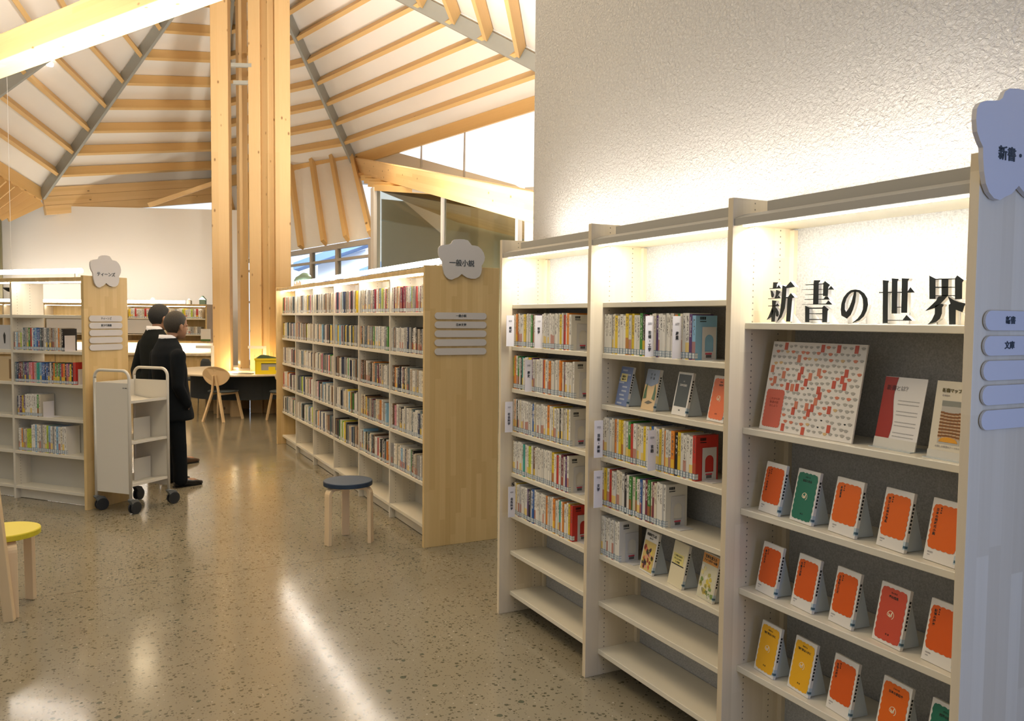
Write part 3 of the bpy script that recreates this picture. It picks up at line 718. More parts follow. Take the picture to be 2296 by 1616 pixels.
for k, (ch, lab) in NAMES.items():
    ys = [p[0] for q in GLYPHS[k] for p in q]; yc = sum((min(ys), max(ys)))/2000
    o = thing('display_letter', lab, 'letter', (2.02, yc, 1.5945), 0, 'black letters of the shelf sign')
    f, bk_ = MB(), MB()
    for q in GLYPHS[k]:
        f.prism([(2.0145, a/1000, b_/1000-.004) for a, b_ in q], (.0015, 0, 0))
        bk_.prism([(2.016, a/1000, b_/1000-.004) for a, b_ in q], (.014, 0, 0))
    f.build('face', INK, o); bk_.build('core', FOAM, o)
    lo = MB().prism([(2.03, yc-.035, 1.5945), (2.03, yc-.035, 1.635), (2.075, yc-.035, 1.5945)], (0, .004, 0)); lo.build('prop', FOAM, o)
    lo = MB(); lo.prism([(2.03, yc+.03, 1.5945), (2.03, yc+.03, 1.635), (2.075, yc+.03, 1.5945)], (0, .004, 0)).build('prop', FOAM, o)

def spine_mat(name, dark=(.10, .09, .08), density=.42, wide=.26, low=.36, rows=34., lum=1.0):
    """spine paper coloured by the object, with a column of small printed characters and sometimes a colour band"""
    m, t, b = newmat(name); b.inputs['Roughness'].default_value = .32
    oi = t.nodes.new('ShaderNodeObjectInfo'); tc = t.nodes.new('ShaderNodeTexCoord')
    sp = t.nodes.new('ShaderNodeSeparateXYZ'); t.links.new(tc.outputs['Object'], sp.inputs[0]); u, v = sp.outputs[1], sp.outputs[2]
    rnd = oi.outputs['Random']
    cb = t.nodes.new('ShaderNodeCombineXYZ')
    t.links.new(mth(t, 'FLOOR', mth(t, 'MULTIPLY', u, 7)), cb.inputs[0]); t.links.new(mth(t, 'FLOOR', mth(t, 'MULTIPLY', v, rows)), cb.inputs[1])
    t.links.new(mth(t, 'MULTIPLY', rnd, 977.), cb.inputs[2])
    wn = t.nodes.new('ShaderNodeTexWhiteNoise'); t.links.new(cb.outputs[0], wn.inputs['Vector'])
    ink = mth(t, 'LESS_THAN', wn.outputs['Value'], density)
    ink = mth(t, 'MULTIPLY', ink, mth(t, 'LESS_THAN', mth(t, 'ABSOLUTE', mth(t, 'SUBTRACT', u, .5)), wide))
    ink = mth(t, 'MULTIPLY', ink, mth(t, 'GREATER_THAN', v, mth(t, 'ADD', low, mth(t, 'MULTIPLY', rnd, .3))))
    ink = mth(t, 'MULTIPLY', ink, mth(t, 'LESS_THAN', v, .94))
    w2 = t.nodes.new('ShaderNodeTexWhiteNoise'); w2.noise_dimensions = '1D'; t.links.new(mth(t, 'MULTIPLY', rnd, 313.7), w2.inputs['W'])
    band = mth(t, 'MULTIPLY', mth(t, 'GREATER_THAN', w2.outputs['Value'], .62), mth(t, 'LESS_THAN', v, mth(t, 'ADD', .18, mth(t, 'MULTIPLY', w2.outputs['Value'], .25))))
    col = mixc(t, mth(t, 'MULTIPLY', band, .75), oi.outputs['Color'], mixc(t, mth(t, 'GREATER_THAN', w2.outputs['Value'], .80), (.80, .55, .04), (.42, .10, .05)))
    sc = t.nodes.new('ShaderNodeSeparateColor'); t.links.new(oi.outputs['Color'], sc.inputs[0])
    inkc = mixc(t, mth(t, 'GREATER_THAN', mth(t, 'ADD', sc.outputs[0], sc.outputs[1]), .34), (.75, .72, .66), dark)
    t.links.new(mixc(t, mth(t, 'MULTIPLY', ink, .85), col, inkc), b.inputs['Base Color'])
    return m
m, t_, b = newmat('cover_card'); oi = t_.nodes.new('ShaderNodeObjectInfo'); t_.links.new(oi.outputs['Color'], b.inputs['Base Color']); b.inputs['Roughness'].default_value = .35
COVER = m
SP_A, SP_B = spine_mat('spine_paperback'), spine_mat('spine_hardback', (.12, .11, .1), .35, .3, .2, 22.)
# sticker with blue boxes
m, t, b = newmat('call_number_sticker'); b.inputs['Roughness'].default_value = .3
tc = t.nodes.new('ShaderNodeTexCoord'); sp = t.nodes.new('ShaderNodeSeparateXYZ'); t.links.new(tc.outputs['Object'], sp.inputs[0])
def line(v, c, w_): return mth(t, 'LESS_THAN', mth(t, 'ABSOLUTE', mth(t, 'SUBTRACT', v, c)), w_)
g = mth(t, 'MAXIMUM', line(sp.outputs[2], .035, .004), mth(t, 'MAXIMUM', line(sp.outputs[2], .095, .003), mth(t, 'MAXIMUM', line(sp.outputs[2], .155, .004), mth(t, 'MAXIMUM', line(sp.outputs[1], .16, .07), line(sp.outputs[1], .84, .07)))))
t.links.new(mixc(t, g, (.72, .74, .74), (.03, .14, .24)), b.inputs['Base Color'])
STICK = m
def proto(name, spine):
    """unit book: spine at x=0 facing -x, y 0..1 thickness, z 0..1 height; sticker is its part"""
    mb = MB()
    mb.add([(0, 0, 0), (0, 1, 0), (0, 1, 1), (0, 0, 1)], [(3, 2, 1, 0)], 0)
    mb.add([(0, 0, 0), (1, 0, 0), (1, 0, 1), (0, 0, 1)], [(0, 1, 2, 3)], 1)
    mb.add([(0, 1, 0), (1, 1, 0), (1, 1, 1), (0, 1, 1)], [(3, 2, 1, 0)], 1)
    mb.add([(.01, .06, .985), (.985, .06, .985), (.985, .94, .985), (.01, .94, .985)], [(0, 1, 2, 3)], 2)
    mb.add([(.985, .06, .01), (.985, .94, .01), (.985, .94, .985), (.985, .06, .985)], [(0, 1, 2, 3)], 2)
    mb.add([(0, 0, 0), (1, 0, 0), (1, 1, 0), (0, 1, 0)], [(3, 2, 1, 0)], 2)
    for y in (0, .94): mb.add([(0, y, 1), (1, y, 1), (1, y+.06, 1), (0, y+.06, 1)], [(0, 1, 2, 3)], 1)
    for y in (0, .94): mb.add([(1, y, 0), (1, y+.06, 0), (1, y+.06, 1), (1, y, 1)], [(0, 1, 2, 3)], 1)
    me = mb.mesh(name, [spine, COVER, PAPER])
    st = MB().add([(-.006, .04, .03), (-.006, .96, .03), (-.006, .96, .16), (-.006, .04, .16)], [(3, 2, 1, 0)]).add([(-.006, .0, .03), (.12, -.006, .03), (.12, -.006, .16), (-.006, .0, .16)], [(0, 1, 2, 3)]).mesh('spine_label', STICK)
    return me, st
PB, PBS = proto('paperback', SP_A)
HB, HBS = proto('hardback', SP_B)
IDPB = mat('bookend_white', (.62, .62, .63), .4)
COLN = {'white': (.74, .72, .66), 'cream': (.70, .64, .50), 'yellow': (.78, .56, .03), 'orange': (.74, .25, .03), 'maroon': (.16, .02, .05), 'purple': (.10, .04, .16),
        'black': (.02, .02, .022), 'teal': (.04, .40, .33), 'green': (.05, .26, .04), 'lime': (.48, .62, .05), 'blue': (.03, .12, .38), 'sky-blue': (.25, .48, .68), 'red': (.55, .04, .03),
        'grey': (.33, .33, .32), 'brown': (.20, .11, .06), 'pink': (.72, .28, .33), 'navy': (.02, .04, .11), 'beige': (.52, .44, .33), 'slate': (.10, .15, .17)}
rng = random.Random(7)
def pick(pal):
    r = rng.random()*sum(w_ for _, w_ in pal)
    for c, w_ in pal:
        r -= w_
        if r <= 0: return c
    return pal[0][0]
def one_book(me, st, name, cat, M4, x, y, z, d, th, h, col, label, group, sticker=True, lean=0):
    o = bpy.data.objects.new(name, me); C.objects.link(o)
    mm = M4 @ Matrix.Translation((x, y, z))
    o.location = mm.translation; o.rotation_euler = (lean, 0, mm.to_euler().z); o.scale = (d, th, h)
    c = COLN[col]; j = rng.uniform(.88, 1.08); o.color = (min(1, c[0]*j), min(1, c[1]*j), min(1, c[2]*j), 1)
    tag(o, label, cat, group)
    if sticker:
        s_ = bpy.data.objects.new('spine_label', st); C.objects.link(s_); s_.parent = o
    return o
def row(M4, y_hi, y_lo, z, x, where, group, pal, th, h, d, name='paperback_book', cat='book', me=(PB, PBS), hj=.006, seq=None, last=None, xj=.006):
    """books from the left end (high y) towards the viewer; labels count from the left"""
    y = y_hi-.002; i = 0
    noun = name.replace('_', ' ')
    while True:
        t = rng.uniform(*th)
        if seq is not None and i < len(seq): col = seq[i]
        elif seq is not None and last is None and i >= len(seq) and False: break
        else: col = pick(pal)
        if y-t < y_lo: break
        y -= t; i += 1
        one_book(me[0], me[1], name, cat, M4, x+rng.uniform(0, xj), y, z, d+rng.uniform(-.004, .004), t*.975, h+rng.uniform(-hj, hj), col,
                 f'{col} {noun}, {ordw(i)} from left {where}', group)
    return y, i
PALP = [('white', 58), ('cream', 12), ('yellow', 9), ('orange', 6), ('maroon', 3), ('purple', 2), ('black', 3), ('teal', 1), ('green', 2), ('lime', 1.5), ('blue', 1), ('red', 2), ('brown', 1)]
I4 = Matrix()
RN = ['', 'second', 'third', 'fourth', 'fifth', 'sixth', 'seventh', 'eighth']
cnt = 0
for bay, z, ylo, k in ((0, 1.452, 3.225, 1), (0, 1.226, 3.19, 2), (0, .995, 3.23, 3), (0, .770, 3.23, 4), (0, .545, 3.20, 5),
                       (1, 1.451, 2.335, 1), (1, .996, 2.33, 3), (1, .775, 2.50, 4), (1, .553, 2.815, 5)):
    where = f'on the {RN[k]} shelf, {BAYN[bay]} bay of the wall bookcase'
    pal = PALP if not (bay == 1 and k == 5) else [('white', 1)]
    y, i = row(I4, UP_Y[bay][0], ylo, z, 1.990, where, f'paperbacks on the {RN[k]} shelf of the {BAYN[bay]} bay', pal, (.0125, .022) if not (bay == 1 and k == 5) else (.013, .016), .172, .105)
    cnt += i
    last = [o_ for o_ in bpy.data.objects if o_.name.startswith('paperback_book') and o_.get('group') == f'paperbacks on the {RN[k]} shelf of the {BAYN[bay]} bay']
    lb = min(last, key=lambda o_: o_.location.y); lc = {(0, 5): 'red', (1, 1): 'sky-blue', (1, 3): 'red'}.get((bay, k), 'white')
    lb.color = (*COLN[lc], 1); lb['label'] = f'{lc} paperback book, at right end of {where[3:]}'
    cv = MB()
    for j_, w__ in enumerate((.002, .001, .003, .001, .002, .002, .001, .003, .002)): cv.box(2.012+j_*.0032, y-.0012, z+.152, 2.012+j_*.0032+w__, y-.0002, z+.163)
    cv.box(2.012, y-.0012, z+.144, 2.042, y-.0002, z+.147)
    cm_ = cv.build('bar_code', INK, None); cm_.parent = lb; cm_.matrix_parent_inverse = (Matrix.Translation(lb.location) @ Matrix.Diagonal((*lb.scale, 1))).inverted()
    # thin white bookend with an arched opening holds the row
    o = thing('bookend', f'white arched bookend at right end of {where[3:]}', 'bookend', (2.02, y-.012, z), 0, 'bookends in the wall bookcase')
    bx0, bx1, hb = 2.022, 2.090, .125; cx_ = (bx0+bx1)/2; ra = .021
    arch = [(bx0+.008, .0)] if False else []
    outl = [(bx0, 0), (bx0, hb), (bx1, hb), (bx1, 0), (cx_+ra, 0), (cx_+ra, .068)]+[(cx_+ra*math.cos(PI*t_/10), .068+ra*math.sin(PI*t_/10)) for t_ in range(1, 10)]+[(cx_-ra, .068), (cx_-ra, 0)]
    hole_low = lc != 'white' and False
    pb = MB(); n2 = 12
    A_ = [(cx_+ra*math.cos(PI*t_/n2), .075+ra*math.sin(PI*t_/n2)) for t_ in range(n2+1)]
    B_ = [(bx1, .075+.05*math.sin(PI/2*min(1, t_/(n2/2)))) if t_ <= n2/2 else (bx0, hb) for t_ in range(n2+1)]
    B_ = [(cx_+(bx1-cx_)*math.cos(PI*t_/n2)/max(abs(math.cos(PI*t_/n2)), math.sin(PI*t_/n2)), .075+.05*math.sin(PI*t_/n2)/max(abs(math.cos(PI*t_/n2)), math.sin(PI*t_/n2))) for t_ in range(n2+1)]
    for t_ in range(n2):
        (ax_, az), (bx_, bz), (cx2, cz), (dx_, dz) = A_[t_], A_[t_+1], B_[t_+1], B_[t_]
        pb.prism([(ax_, y-.0035, z+az), (bx_, y-.0035, z+bz), (cx2, y-.0035, z+cz), (dx_, y-.0035, z+dz)], (0, .0015, 0))
    pb.box(bx0, y-.0035, z, cx_-ra, y-.002, z+.075).box(cx_+ra, y-.0035, z, bx1, y-.002, z+.075).box(cx_-ra, y-.0035, z, cx_+ra, y-.002, z+.032)
    pb.box(bx0, y-.06, z+.0005, bx1, y-.0035, z+.002)
    pb.build('plate', IDPB, o)
    MB().box(2.041, y-.0045, z+.009, 2.067, y-.0036, z+.020).build('bar_code_sticker', mat('sticker_dark', (.12, .12, .13), .5), o)
    MB().box(2.038, y-.0045, z+.021, 2.069, y-.0036, z+.027).build('red_tab', mat('red_tab', (.55, .06, .10), .5), o)

# index plates standing between the paperbacks
IDN = {'000': 'general works, leftmost on the second shelf', '100': 'philosophy, mid-row on the second shelf', '200': 'history, on the third shelf', '300': 'social science, leftmost on the fourth shelf', '400': 'natural science, leftmost on the sixth shelf', '500': 'technology, left one of two on the second shelf', '600': 'industry, right one of two on the second shelf', '700': 'fine arts, leftmost on the fourth shelf', '800': 'language, mid-row on the fourth shelf', '900': 'literature, leftmost on the fifth shelf'}
IDX = [('総記', '000', 3.775, 1.452, 1.925, .045), ('哲学', '100', 3.50, 1.452, 1.945, .04), ('歴史', '200', 3.60, 1.226, 1.945, .04), ('社会科学', '300', 3.775, .995, 1.922, .045), ('自然科学', '400', 3.745, .545, 1.930, .04),
       ('技術・工学', '500', 2.60, 1.451, 1.948, .042), ('産業', '600', 2.43, 1.451, 1.948, .042), ('芸術・美術', '700', 2.915, .996, 1.92, .045), ('言語', '800', 2.57, .996, 1.948, .04), ('文学', '900', 2.915, .775, 1.922, .045)]
GREYI = mat('faint_print', (.42, .40, .40), .5)
IDP = mat('index_card', (.78, .75, .76), .4)
for i, (tx, nm, y, z, x, wd_) in enumerate(IDX):
    bay = 'far' if i < 5 else 'middle'
    o = thing('index_plate', f'white index plate for {IDN[nm]}, {bay} bay', 'index plate', (x, y, z), 0, 'index plates between the paperbacks')
    MB().box(x, y, z+.002, x+wd_, y+.0025, z+.165).build('card', IDP, o)
    for j, chh in enumerate(tx):
        put_text('lettering', chh, .0155, Matrix.Translation((wd_/2, -.0012, .098-.017*j)) @ Matrix(((1, 0, 0), (0, 0, -1), (0, 1, 0))).to_4x4(), o, INK, .0002)
    put_text('number', nm, .013, Matrix.Translation((wd_/2, -.0012, .135)) @ Matrix(((1, 0, 0), (0, 0, -1), (0, 1, 0))).to_4x4(), o, GREYI)

# ---- books shown face out
def wavy(w_, h_, n=4, nv=7, amp=.0028, rad=.009):
    pts = []
    def side(a, b_, k, nx, ny):
        for i in range(k*4+1):
            t = i/(k*4); pts.append((a[0]+(b_[0]-a[0])*t+nx*amp*math.sin(PI*t*k)**2, a[1]+(b_[1]-a[1])*t+ny*amp*(abs(math.sin(PI*t*k))-.5)))
    x, y, r = w_/2, h_/2, rad
    def arc(cx, cy, a0):
        for i in range(1, 5): a = a0+PI/2*i/5; pts.append((cx+r*math.cos(a), cy+r*math.sin(a)))
    side((-x+r, -y), (x-r, -y), n, 0, -1); arc(x-r, -y+r, -PI/2); side((x, -y+r), (x, y-r), nv, 1, 0); arc(x-r, y-r, 0)
    side((x-r, y), (-x+r, y), n, 0, 1); arc(-x+r, y-r, PI/2); side((-x, y-r), (-x, -y+r), nv, -1, 0); arc(-x+r, -y+r, PI)
    return pts
OR1, OR2, GR1, YE1, RE1 = (.72, .13, .008), (.66, .10, .008), (.012, .16, .10), (.80, .42, .012), (.56, .075, .04)
CVW = mat('cover_white', (.74, .72, .68), .28)
CLEAR = mat('clear_acrylic', (.50, .55, .57), .15)
def cov(c): return mat('print_%d_%d_%d' % tuple(int(v*255) for v in c), c, .28)
EMB = mat('emblem_cream', (.85, .72, .52), .4)
def emblem(o, mw_, s_, m_):
    """small bird in an open ring"""
    mb = MB(); pts = []
    for k in range(15):
        a = R(-60)+R(250)*k/14
        pts.append((s_*math.cos(a), s_*math.sin(a)))
    for k in range(14):
        (x0, y0), (x1, y1) = pts[k], pts[k+1]
        q = [(x0, y0, .0), (x1, y1, 0), (x1*.86, y1*.86, 0), (x0*.86, y0*.86, 0)]
        mb.prism([mw_ @ Vector(p) for p in q], mw_.to_3x3() @ Vector((0, 0, .0006)))
    for poly in (((-1.0, -.2), (-.2, -.55), (.5, -.3), (.1, .0), (-.4, -.1)), ((-.2, -.5), (.35, .9), (.5, .8), (.35, -.3)), ((-.2, -.4), (-.75, .3), (-.6, .35), (.1, -.1))):
        mb.prism([mw_ @ Vector((x*s_, y*s_, 0)) for x, y in poly], mw_.to_3x3() @ Vector((0, 0, .0006)))
    mb.build('emblem', m_, o, local=True)
def shown_book(y0, y1, z, x0, label, group, col, style, title='', tilt=11.5, th=.012, h=.173, stand=True, rot=7.0):
    """y0 is the left (far) lower corner, y1 the right one; the cover faces the aisle, leaning back"""
    wd_ = y0-y1; yc = (y0+y1)/2
    o = thing('display_book', label, 'book', (x0+.006, yc, z), R(-rot), group)
    # local: cover plane x=0, right in the picture = -y ; lean about the lower edge
    T = Matrix.Rotation(R(tilt), 4, 'Y')
    def fr(dx=0.0): return T @ Matrix.Translation((dx, 0, 0)) @ Matrix(((0, 0, -1), (-1, 0, 0), (0, 1, 0))).to_4x4()
    mb = MB(); b_ = MB().box(0, -wd_/2, .0015, th, wd_/2, h)
    mb.add([T @ Vector(v) for v in b_.v], b_.f); mb.build('cover', CVW if style != 'full' else cov(col), o, local=True, bevel=.001)
    pg = MB().box(.0015, -wd_/2+.002, h-.0005, th-.0015, wd_/2-.002, h+.0005); q = MB(); q.add([T @ Vector(v) for v in pg.v], pg.f); q.build('page_block', PAPER, o, local=True)
    W = fr(-.0004)
    def quad(name, pts, m_, dz=.0006):
        q = MB(); q.prism([W @ Vector((x, y, 0)) for x, y in pts], W.to_3x3() @ Vector((0, 0, dz))); return q.build(name, m_, o, local=True)
    def rect(cx, cy, w_, h_): return [(cx-w_/2, cy-h_/2), (cx+w_/2, cy-h_/2), (cx+w_/2, cy+h_/2), (cx-w_/2, cy+h_/2)]
    if style in ('modern', 'classic'):
        if style == 'modern':
            quad('colour_panel', [(x, y+.0965) for x, y in wavy(wd_-.016, h-.052)], cov(col))
            # title column, small author column, imprint
            W2_ = fr(-.0011)
            for j, chh in enumerate(title): put_text('title_text', chh, .0088, W2_ @ Matrix.Translation((-.030, .142-.0095*j, 0)), o, INK, .0003, .0002)
            for j in range(3): put_text('author_text', '著木林'[j], .0052, W2_ @ Matrix.Translation((-.019, .148-.0065*j, 0)), o, INK, .0001, .0002)
            q = MB()
            for k in range(4): q.prism([W @ Vector((-.040+k*.0042+dx, .0235+dy, 0)) for dx, dy in ((0, 0), (.0034, 0), (.0034, .0036), (0, .0036))], W.to_3x3() @ Vector((0, 0, .0006)))
            for k in range(3): q.prism([W @ Vector((-.039+k*.003+dx, .0165+dy, 0)) for dx, dy in ((0, 0), (.002, 0), (.002, .0022), (0, .0022))], W.to_3x3() @ Vector((0, 0, .0006)))
            q.build('imprint', GREYI, o, local=True)
        else:
            quad('colour_panel', [(x, y+.0865) for x, y in wavy(wd_-.016, h-.022)], cov(col))
            W2_ = fr(-.0011)
            put_text('author_text', title[:4], .0058, W2_ @ Matrix.Translation((0, .149, 0)), o, INK, 0, .0002)
            put_text('title_text', title, .0085, W2_ @ Matrix.Translation((0, .137, 0)), o, INK, .0003, .0002)
            put_text('imprint', '新 書', .0058, W2_ @ Matrix.Translation((0, .030, 0)), o, INK, 0, .0002)
            emblem(o, W2_ @ Matrix.Translation((0, .087, 0)), .0125, EMB)
    elif callable(style): style(o, fr, quad, rect, wd_, h)
    # call-number sticker on the spine edge, spine is on the right
    sp_ = MB().box(-.0006, -wd_/2-.0006, .012, th*.95, -wd_/2+.007, .035); q = MB(); q.add([T @ Vector(v) for v in sp_.v], sp_.f); q.build('spine_label', mat('sticker_plain', (.45, .55, .62), .3), o, local=True)
    sp2 = MB().box(-.0010, -wd_/2-.0010, .016, th*.8, -wd_/2+.0055, .023); q = MB(); q.add([T @ Vector(v) for v in sp2.v], sp2.f); q.build('spine_label_box', mat('sticker_ink', (.05, .12, .18), .4), o, local=True)
    tt = MB()
    for k in range(8): tt.box(th*.25, -wd_/2-.0005, .06+k*.011, th*.75, -wd_/2, .067+k*.011)
    q = MB(); q.add([T @ Vector(v) for v in tt.v], tt.f); q.build('spine_title', INK, o, local=True)
    if stand:
        st = thing('book_stand', 'clear stand under the '+label.replace('face-out ', '').replace(' shelf of the ', ' shelf, ').replace('with a yellow title box', 'with yellow box').replace('with a painted group picture', 'with painted picture').replace('with an orange title and leaf pattern', 'with leaf pattern').replace('rightmost on the second', 'right end of the second'), 'book stand', (x0+.02, yc, z), R(-rot), 'clear book stands')
        s_ = MB(); s_.prism([T @ Vector((th+.001, -wd_/2+.008, .004)), T @ Vector((th+.001, -wd_/2+.008, h*.86)), T @ Vector((th+.003, -wd_/2+.008, h*.86)), Vector((th+.07, -wd_/2+.008, .002)), Vector((th+.004, -wd_/2+.008, .002))], (0, .0025, 0))
        s_.prism([T @ Vector((th+.001, -wd_/2+.01, .004)), T @ Vector((th+.001, -wd_/2+.01, h*.86)), T @ Vector((th+.003, -wd_/2+.01, h*.86)), T @ Vector((th+.003, -wd_/2+.01, .004))], (0, wd_-.02, 0))
        st.location = (x0+.006, yc, z); PINV.pop(st.name, None)
        s_.build('panel', CLEAR, st, local=True)
    return o
RNAMES = {.949: 'third', .669: 'fourth', .392: 'fifth'}
DB = {.949: [(2.04, 1.938, OR2, 'modern', 'ラグビーの世界史'), (1.90, 1.798, GR1, 'classic', '言語と社会'), (1.744, 1.633, OR1, 'modern', '本居宣長'), (1.569, 1.468, OR1, 'modern', '学びとは何か物語'), (1.419, 1.317, OR1, 'modern', '日本の同時代小説')],
      .669: [(2.045, 1.943, OR2, 'modern', '夢の読み方'), (1.886, 1.786, OR2, 'modern', '行動経済学'), (1.732, 1.635, OR2, 'modern', '日本語と漢文'), (1.573, 1.469, RE1, 'classic', '零の発見'), (1.414, 1.312, OR2, 'modern', '記憶の歴史')],
      .392: [(2.042, 1.941, YE1, 'classic', '物理学はいかに'), (1.89, 1.791, YE1, 'classic', '物理学はいかに'), (1.731, 1.632, OR2, 'modern', '生物の歴史'), (1.555, 1.452, OR1, 'classic', '日本の思想史'), (1.40, 1.298, GR1, 'classic', '西洋の歴史')]}
CN = {OR1: 'orange', OR2: 'orange', GR1: 'green', YE1: 'yellow', RE1: 'brick-red'}
for z, lst in DB.items():
    for i, (a, b_, c, st, ti) in enumerate(lst):
        nm = CN[c]
        kind_ = 'white-framed' if st == 'modern' else 'emblem-printed'
        shown_book(a, b_, z, 2.0+.008, f'face-out {nm} {kind_} book, {ordw(i+1)} from left on the {RNAMES[z]} shelf of the near bay', 'face-out books in the near bay', c, st, ti)
def st_blue(o, fr, quad, rect, w_, h):
    quad('print', rect(0, h/2, w_-.001, h-.002), cov((.16, .22, .42)))
    W = fr(-.0011); q = MB(); rr = random.Random(3)
    for k in range(9):
        cx = rr.uniform(-.03, .03); q.prism([W @ Vector((x, y, 0)) for x, y in rect(cx, .012+k*.018, .042, .007)], W.to_3x3() @ Vector((0, 0, .0004)))
    q.build('stripe_print', cov((.45, .50, .62)), o, local=True)
    q = MB(); q.prism([fr(-.0016) @ Vector((x, y, 0)) for x, y in rect(-.012, h*.72, .056, .034)], W.to_3x3() @ Vector((0, 0, .0004))); q.build('title_box', cov((.78, .68, .30)), o, local=True)
    put_text('title_text', '国家の', .011, fr(-.0022) @ Matrix.Translation((-.012, h*.74, 0)), o, INK, .0002, .0002); put_text('title_text', '物語入門', .009, fr(-.0022) @ Matrix.Translation((-.012, h*.67, 0)), o, INK, .0002, .0002)
def st_tan(o, fr, quad, rect, w_, h):
    quad('print', rect(0, h/2, w_-.001, h-.002), cov((.66, .47, .24)))
    W = fr(-.0011); q = MB(); q.prism([W @ Vector((x, y, 0)) for x, y in ((-.05, h*.62), (.0, h*.58), (.05, h*.68), (.05, h-.001), (-.05, h-.001))], W.to_3x3() @ Vector((0, 0, .0004))); q.build('sky_print', cov((.19, .25, .36)), o, local=True)
    q = MB()
    for sx in (-1, 1): q.prism([fr(-.0016) @ Vector((sx*x+0, y, 0)) for x, y in ((.022, .05), (.046, .045), (.044, .08), (.036, .105), (.030, .112), (.028, .08))], W.to_3x3() @ Vector((0, 0, .0004)))
    q.build('figure_print', cov((.05, .13, .05)), o, local=True)
    q = MB(); q.prism([fr(-.0016) @ Vector((x, y, 0)) for x, y in ((-.03, .03), (.0, .026), (.034, .036), (.0, .042))], W.to_3x3() @ Vector((0, 0, .0004))); q.build('dark_print', cov((.08, .07, .04)), o, local=True)
    for j, chh in enumerate('文学の旅'): put_text('title_text', chh, .012, fr(-.002) @ Matrix.Translation((-.012 if j < 2 else .012, .150-.016*(j % 2), 0)), o, cov((.06, .08, .09)), 0, .0002)
def st_dark(o, fr, quad, rect, w_, h):
    quad('print', rect(0, h*.58, w_-.018, h-.045), cov((.015, .028, .022)))
    put_text('title_text', '日本を読む', .0105, fr(-.0012) @ Matrix.Translation((0, h*.70, 0)), o, CVW, .0002, .0002)
    put_text('author_text', '山本', .006, fr(-.0012) @ Matrix.Translation((0, h*.79, 0)), o, CVW, 0, .0002)
    put_text('imprint', '新書', .0055, fr(-.0008) @ Matrix.Translation((0, .022, 0)), o, INK, 0, .0002)
GB = 'face-out books in the middle bay'
shown_book(2.926, 2.822, 1.226, 2.02, 'face-out blue striped book with a yellow title box, second shelf of the middle bay', GB, (.2, .2, .2), st_blue)
shown_book(2.738, 2.634, 1.226, 2.02, 'face-out tan book with two green figures, second shelf of the middle bay', GB, (.2, .2, .2), st_tan)
shown_book(2.537, 2.433, 1.226, 2.02, 'face-out white book with a dark green square, second shelf of the middle bay', GB, (.2, .2, .2), st_dark)
shown_book(2.328, 2.224, 1.226, 2.02, 'face-out orange emblem-printed book, rightmost on the second shelf of the middle bay', GB, OR1, 'classic', '地球史')
def st_paint(o, fr, quad, rect, w_, h):
    rr = random.Random(5); W = fr(-.0011)
    quad('print', rect(0, h*.40, w_-.014, h*.70), cov((.60, .46, .16)))
    for k, c in enumerate([(.06, .03, .05), (.60, .16, .10), (.70, .58, .10), (.05, .05, .03), (.65, .30, .22), (.30, .06, .03)]):
        q = MB()
        for j in range(4):
            cx, cy = rr.uniform(-.036, .036), rr.uniform(.02, .12)
            q.prism([W @ Vector((cx+rr.uniform(.005, .012)*math.cos(a*PI/3), cy+rr.uniform(.006, .014)*math.sin(a*PI/3), -.0001*k)) for a in range(6)], W.to_3x3() @ Vector((0, 0, .0004+.0001*k)))
        q.build('paint_print', cov(c), o, local=True)
    put_text('title_text', '名画を楽しむ', .0125, fr(-.0016) @ Matrix.Translation((0, h*.90, 0)), o, INK, .0005, .0002)
    put_text('author_text', '美術入門', .007, fr(-.0016) @ Matrix.Translation((0, h*.82, 0)), o, INK, 0, .0002)
def st_cream(o, fr, quad, rect, w_, h):
    quad('print', rect(0, h/2, w_-.001, h-.002), cov((.72, .66, .47)))
    q = MB(); q.prism([fr(-.0011) @ Vector((x, y, 0)) for x, y in rect(-.006, h*.62, w_-.03, .040)], fr().to_3x3() @ Vector((0, 0, .0004))); q.build('title_box', cov((.76, .68, .25)), o, local=True)
    q = MB(); q.prism([fr(-.0011) @ Vector((x, y, 0)) for x, y in rect(-.004, h*.485, w_-.02, .004)], fr().to_3x3() @ Vector((0, 0, .0005))); q.build('black_rule', INK, o, local=True)
    for j, s_ in enumerate(('この国の未来を', '考えるための', '十の物語')): put_text('title_text', s_, .0085, fr(-.0018) @ Matrix.Translation((-.008, h*.68-.012*j, 0)), o, INK, 0, .0002)
def st_green(o, fr, quad, rect, w_, h):
    rr = random.Random(9); W = fr(-.0011)
    quad('print', rect(0, h*.40, w_-.006, h*.76), cov((.60, .58, .44)))
    q = MB(); q.prism([fr(-.0008) @ Vector((x, y, 0)) for x, y in rect(0, h*.88, w_-.006, .036)], W.to_3x3() @ Vector((0, 0, .0006))); q.build('title_box', cov((.66, .30, .07)), o, local=True)
    for k, c in enumerate([(.45, .42, .12), (.18, .28, .08), (.70, .62, .30), (.62, .50, .08), (.72, .70, .62)]):
        q = MB()
        for j in range(5):
            cx, cy = rr.uniform(-.04, .04), rr.uniform(.012, .12)
            q.prism([W @ Vector((cx+.009*math.cos(a*PI/4), cy+rr.uniform(.006, .013)*math.sin(a*PI/4), -.0001*k)) for a in range(8)], W.to_3x3() @ Vector((0, 0, .0004+.0001*k)))
        q.build('leaf_print', cov(c), o, local=True)
    put_text('title_text', '世界を変えた', .0125, fr(-.0016) @ Matrix.Translation((0, h*.915, 0)), o, INK, .0004, .0002); put_text('title_text', 'ファンタジーの森', .0105, fr(-.0016) @ Matrix.Translation((0, h*.84, 0)), o, INK, .0004, .0002)
shown_book(2.71, 2.606, .553, 2.006, 'face-out book with a painted group picture, fifth shelf of the middle bay', GB, (.2, .2, .2), st_paint)
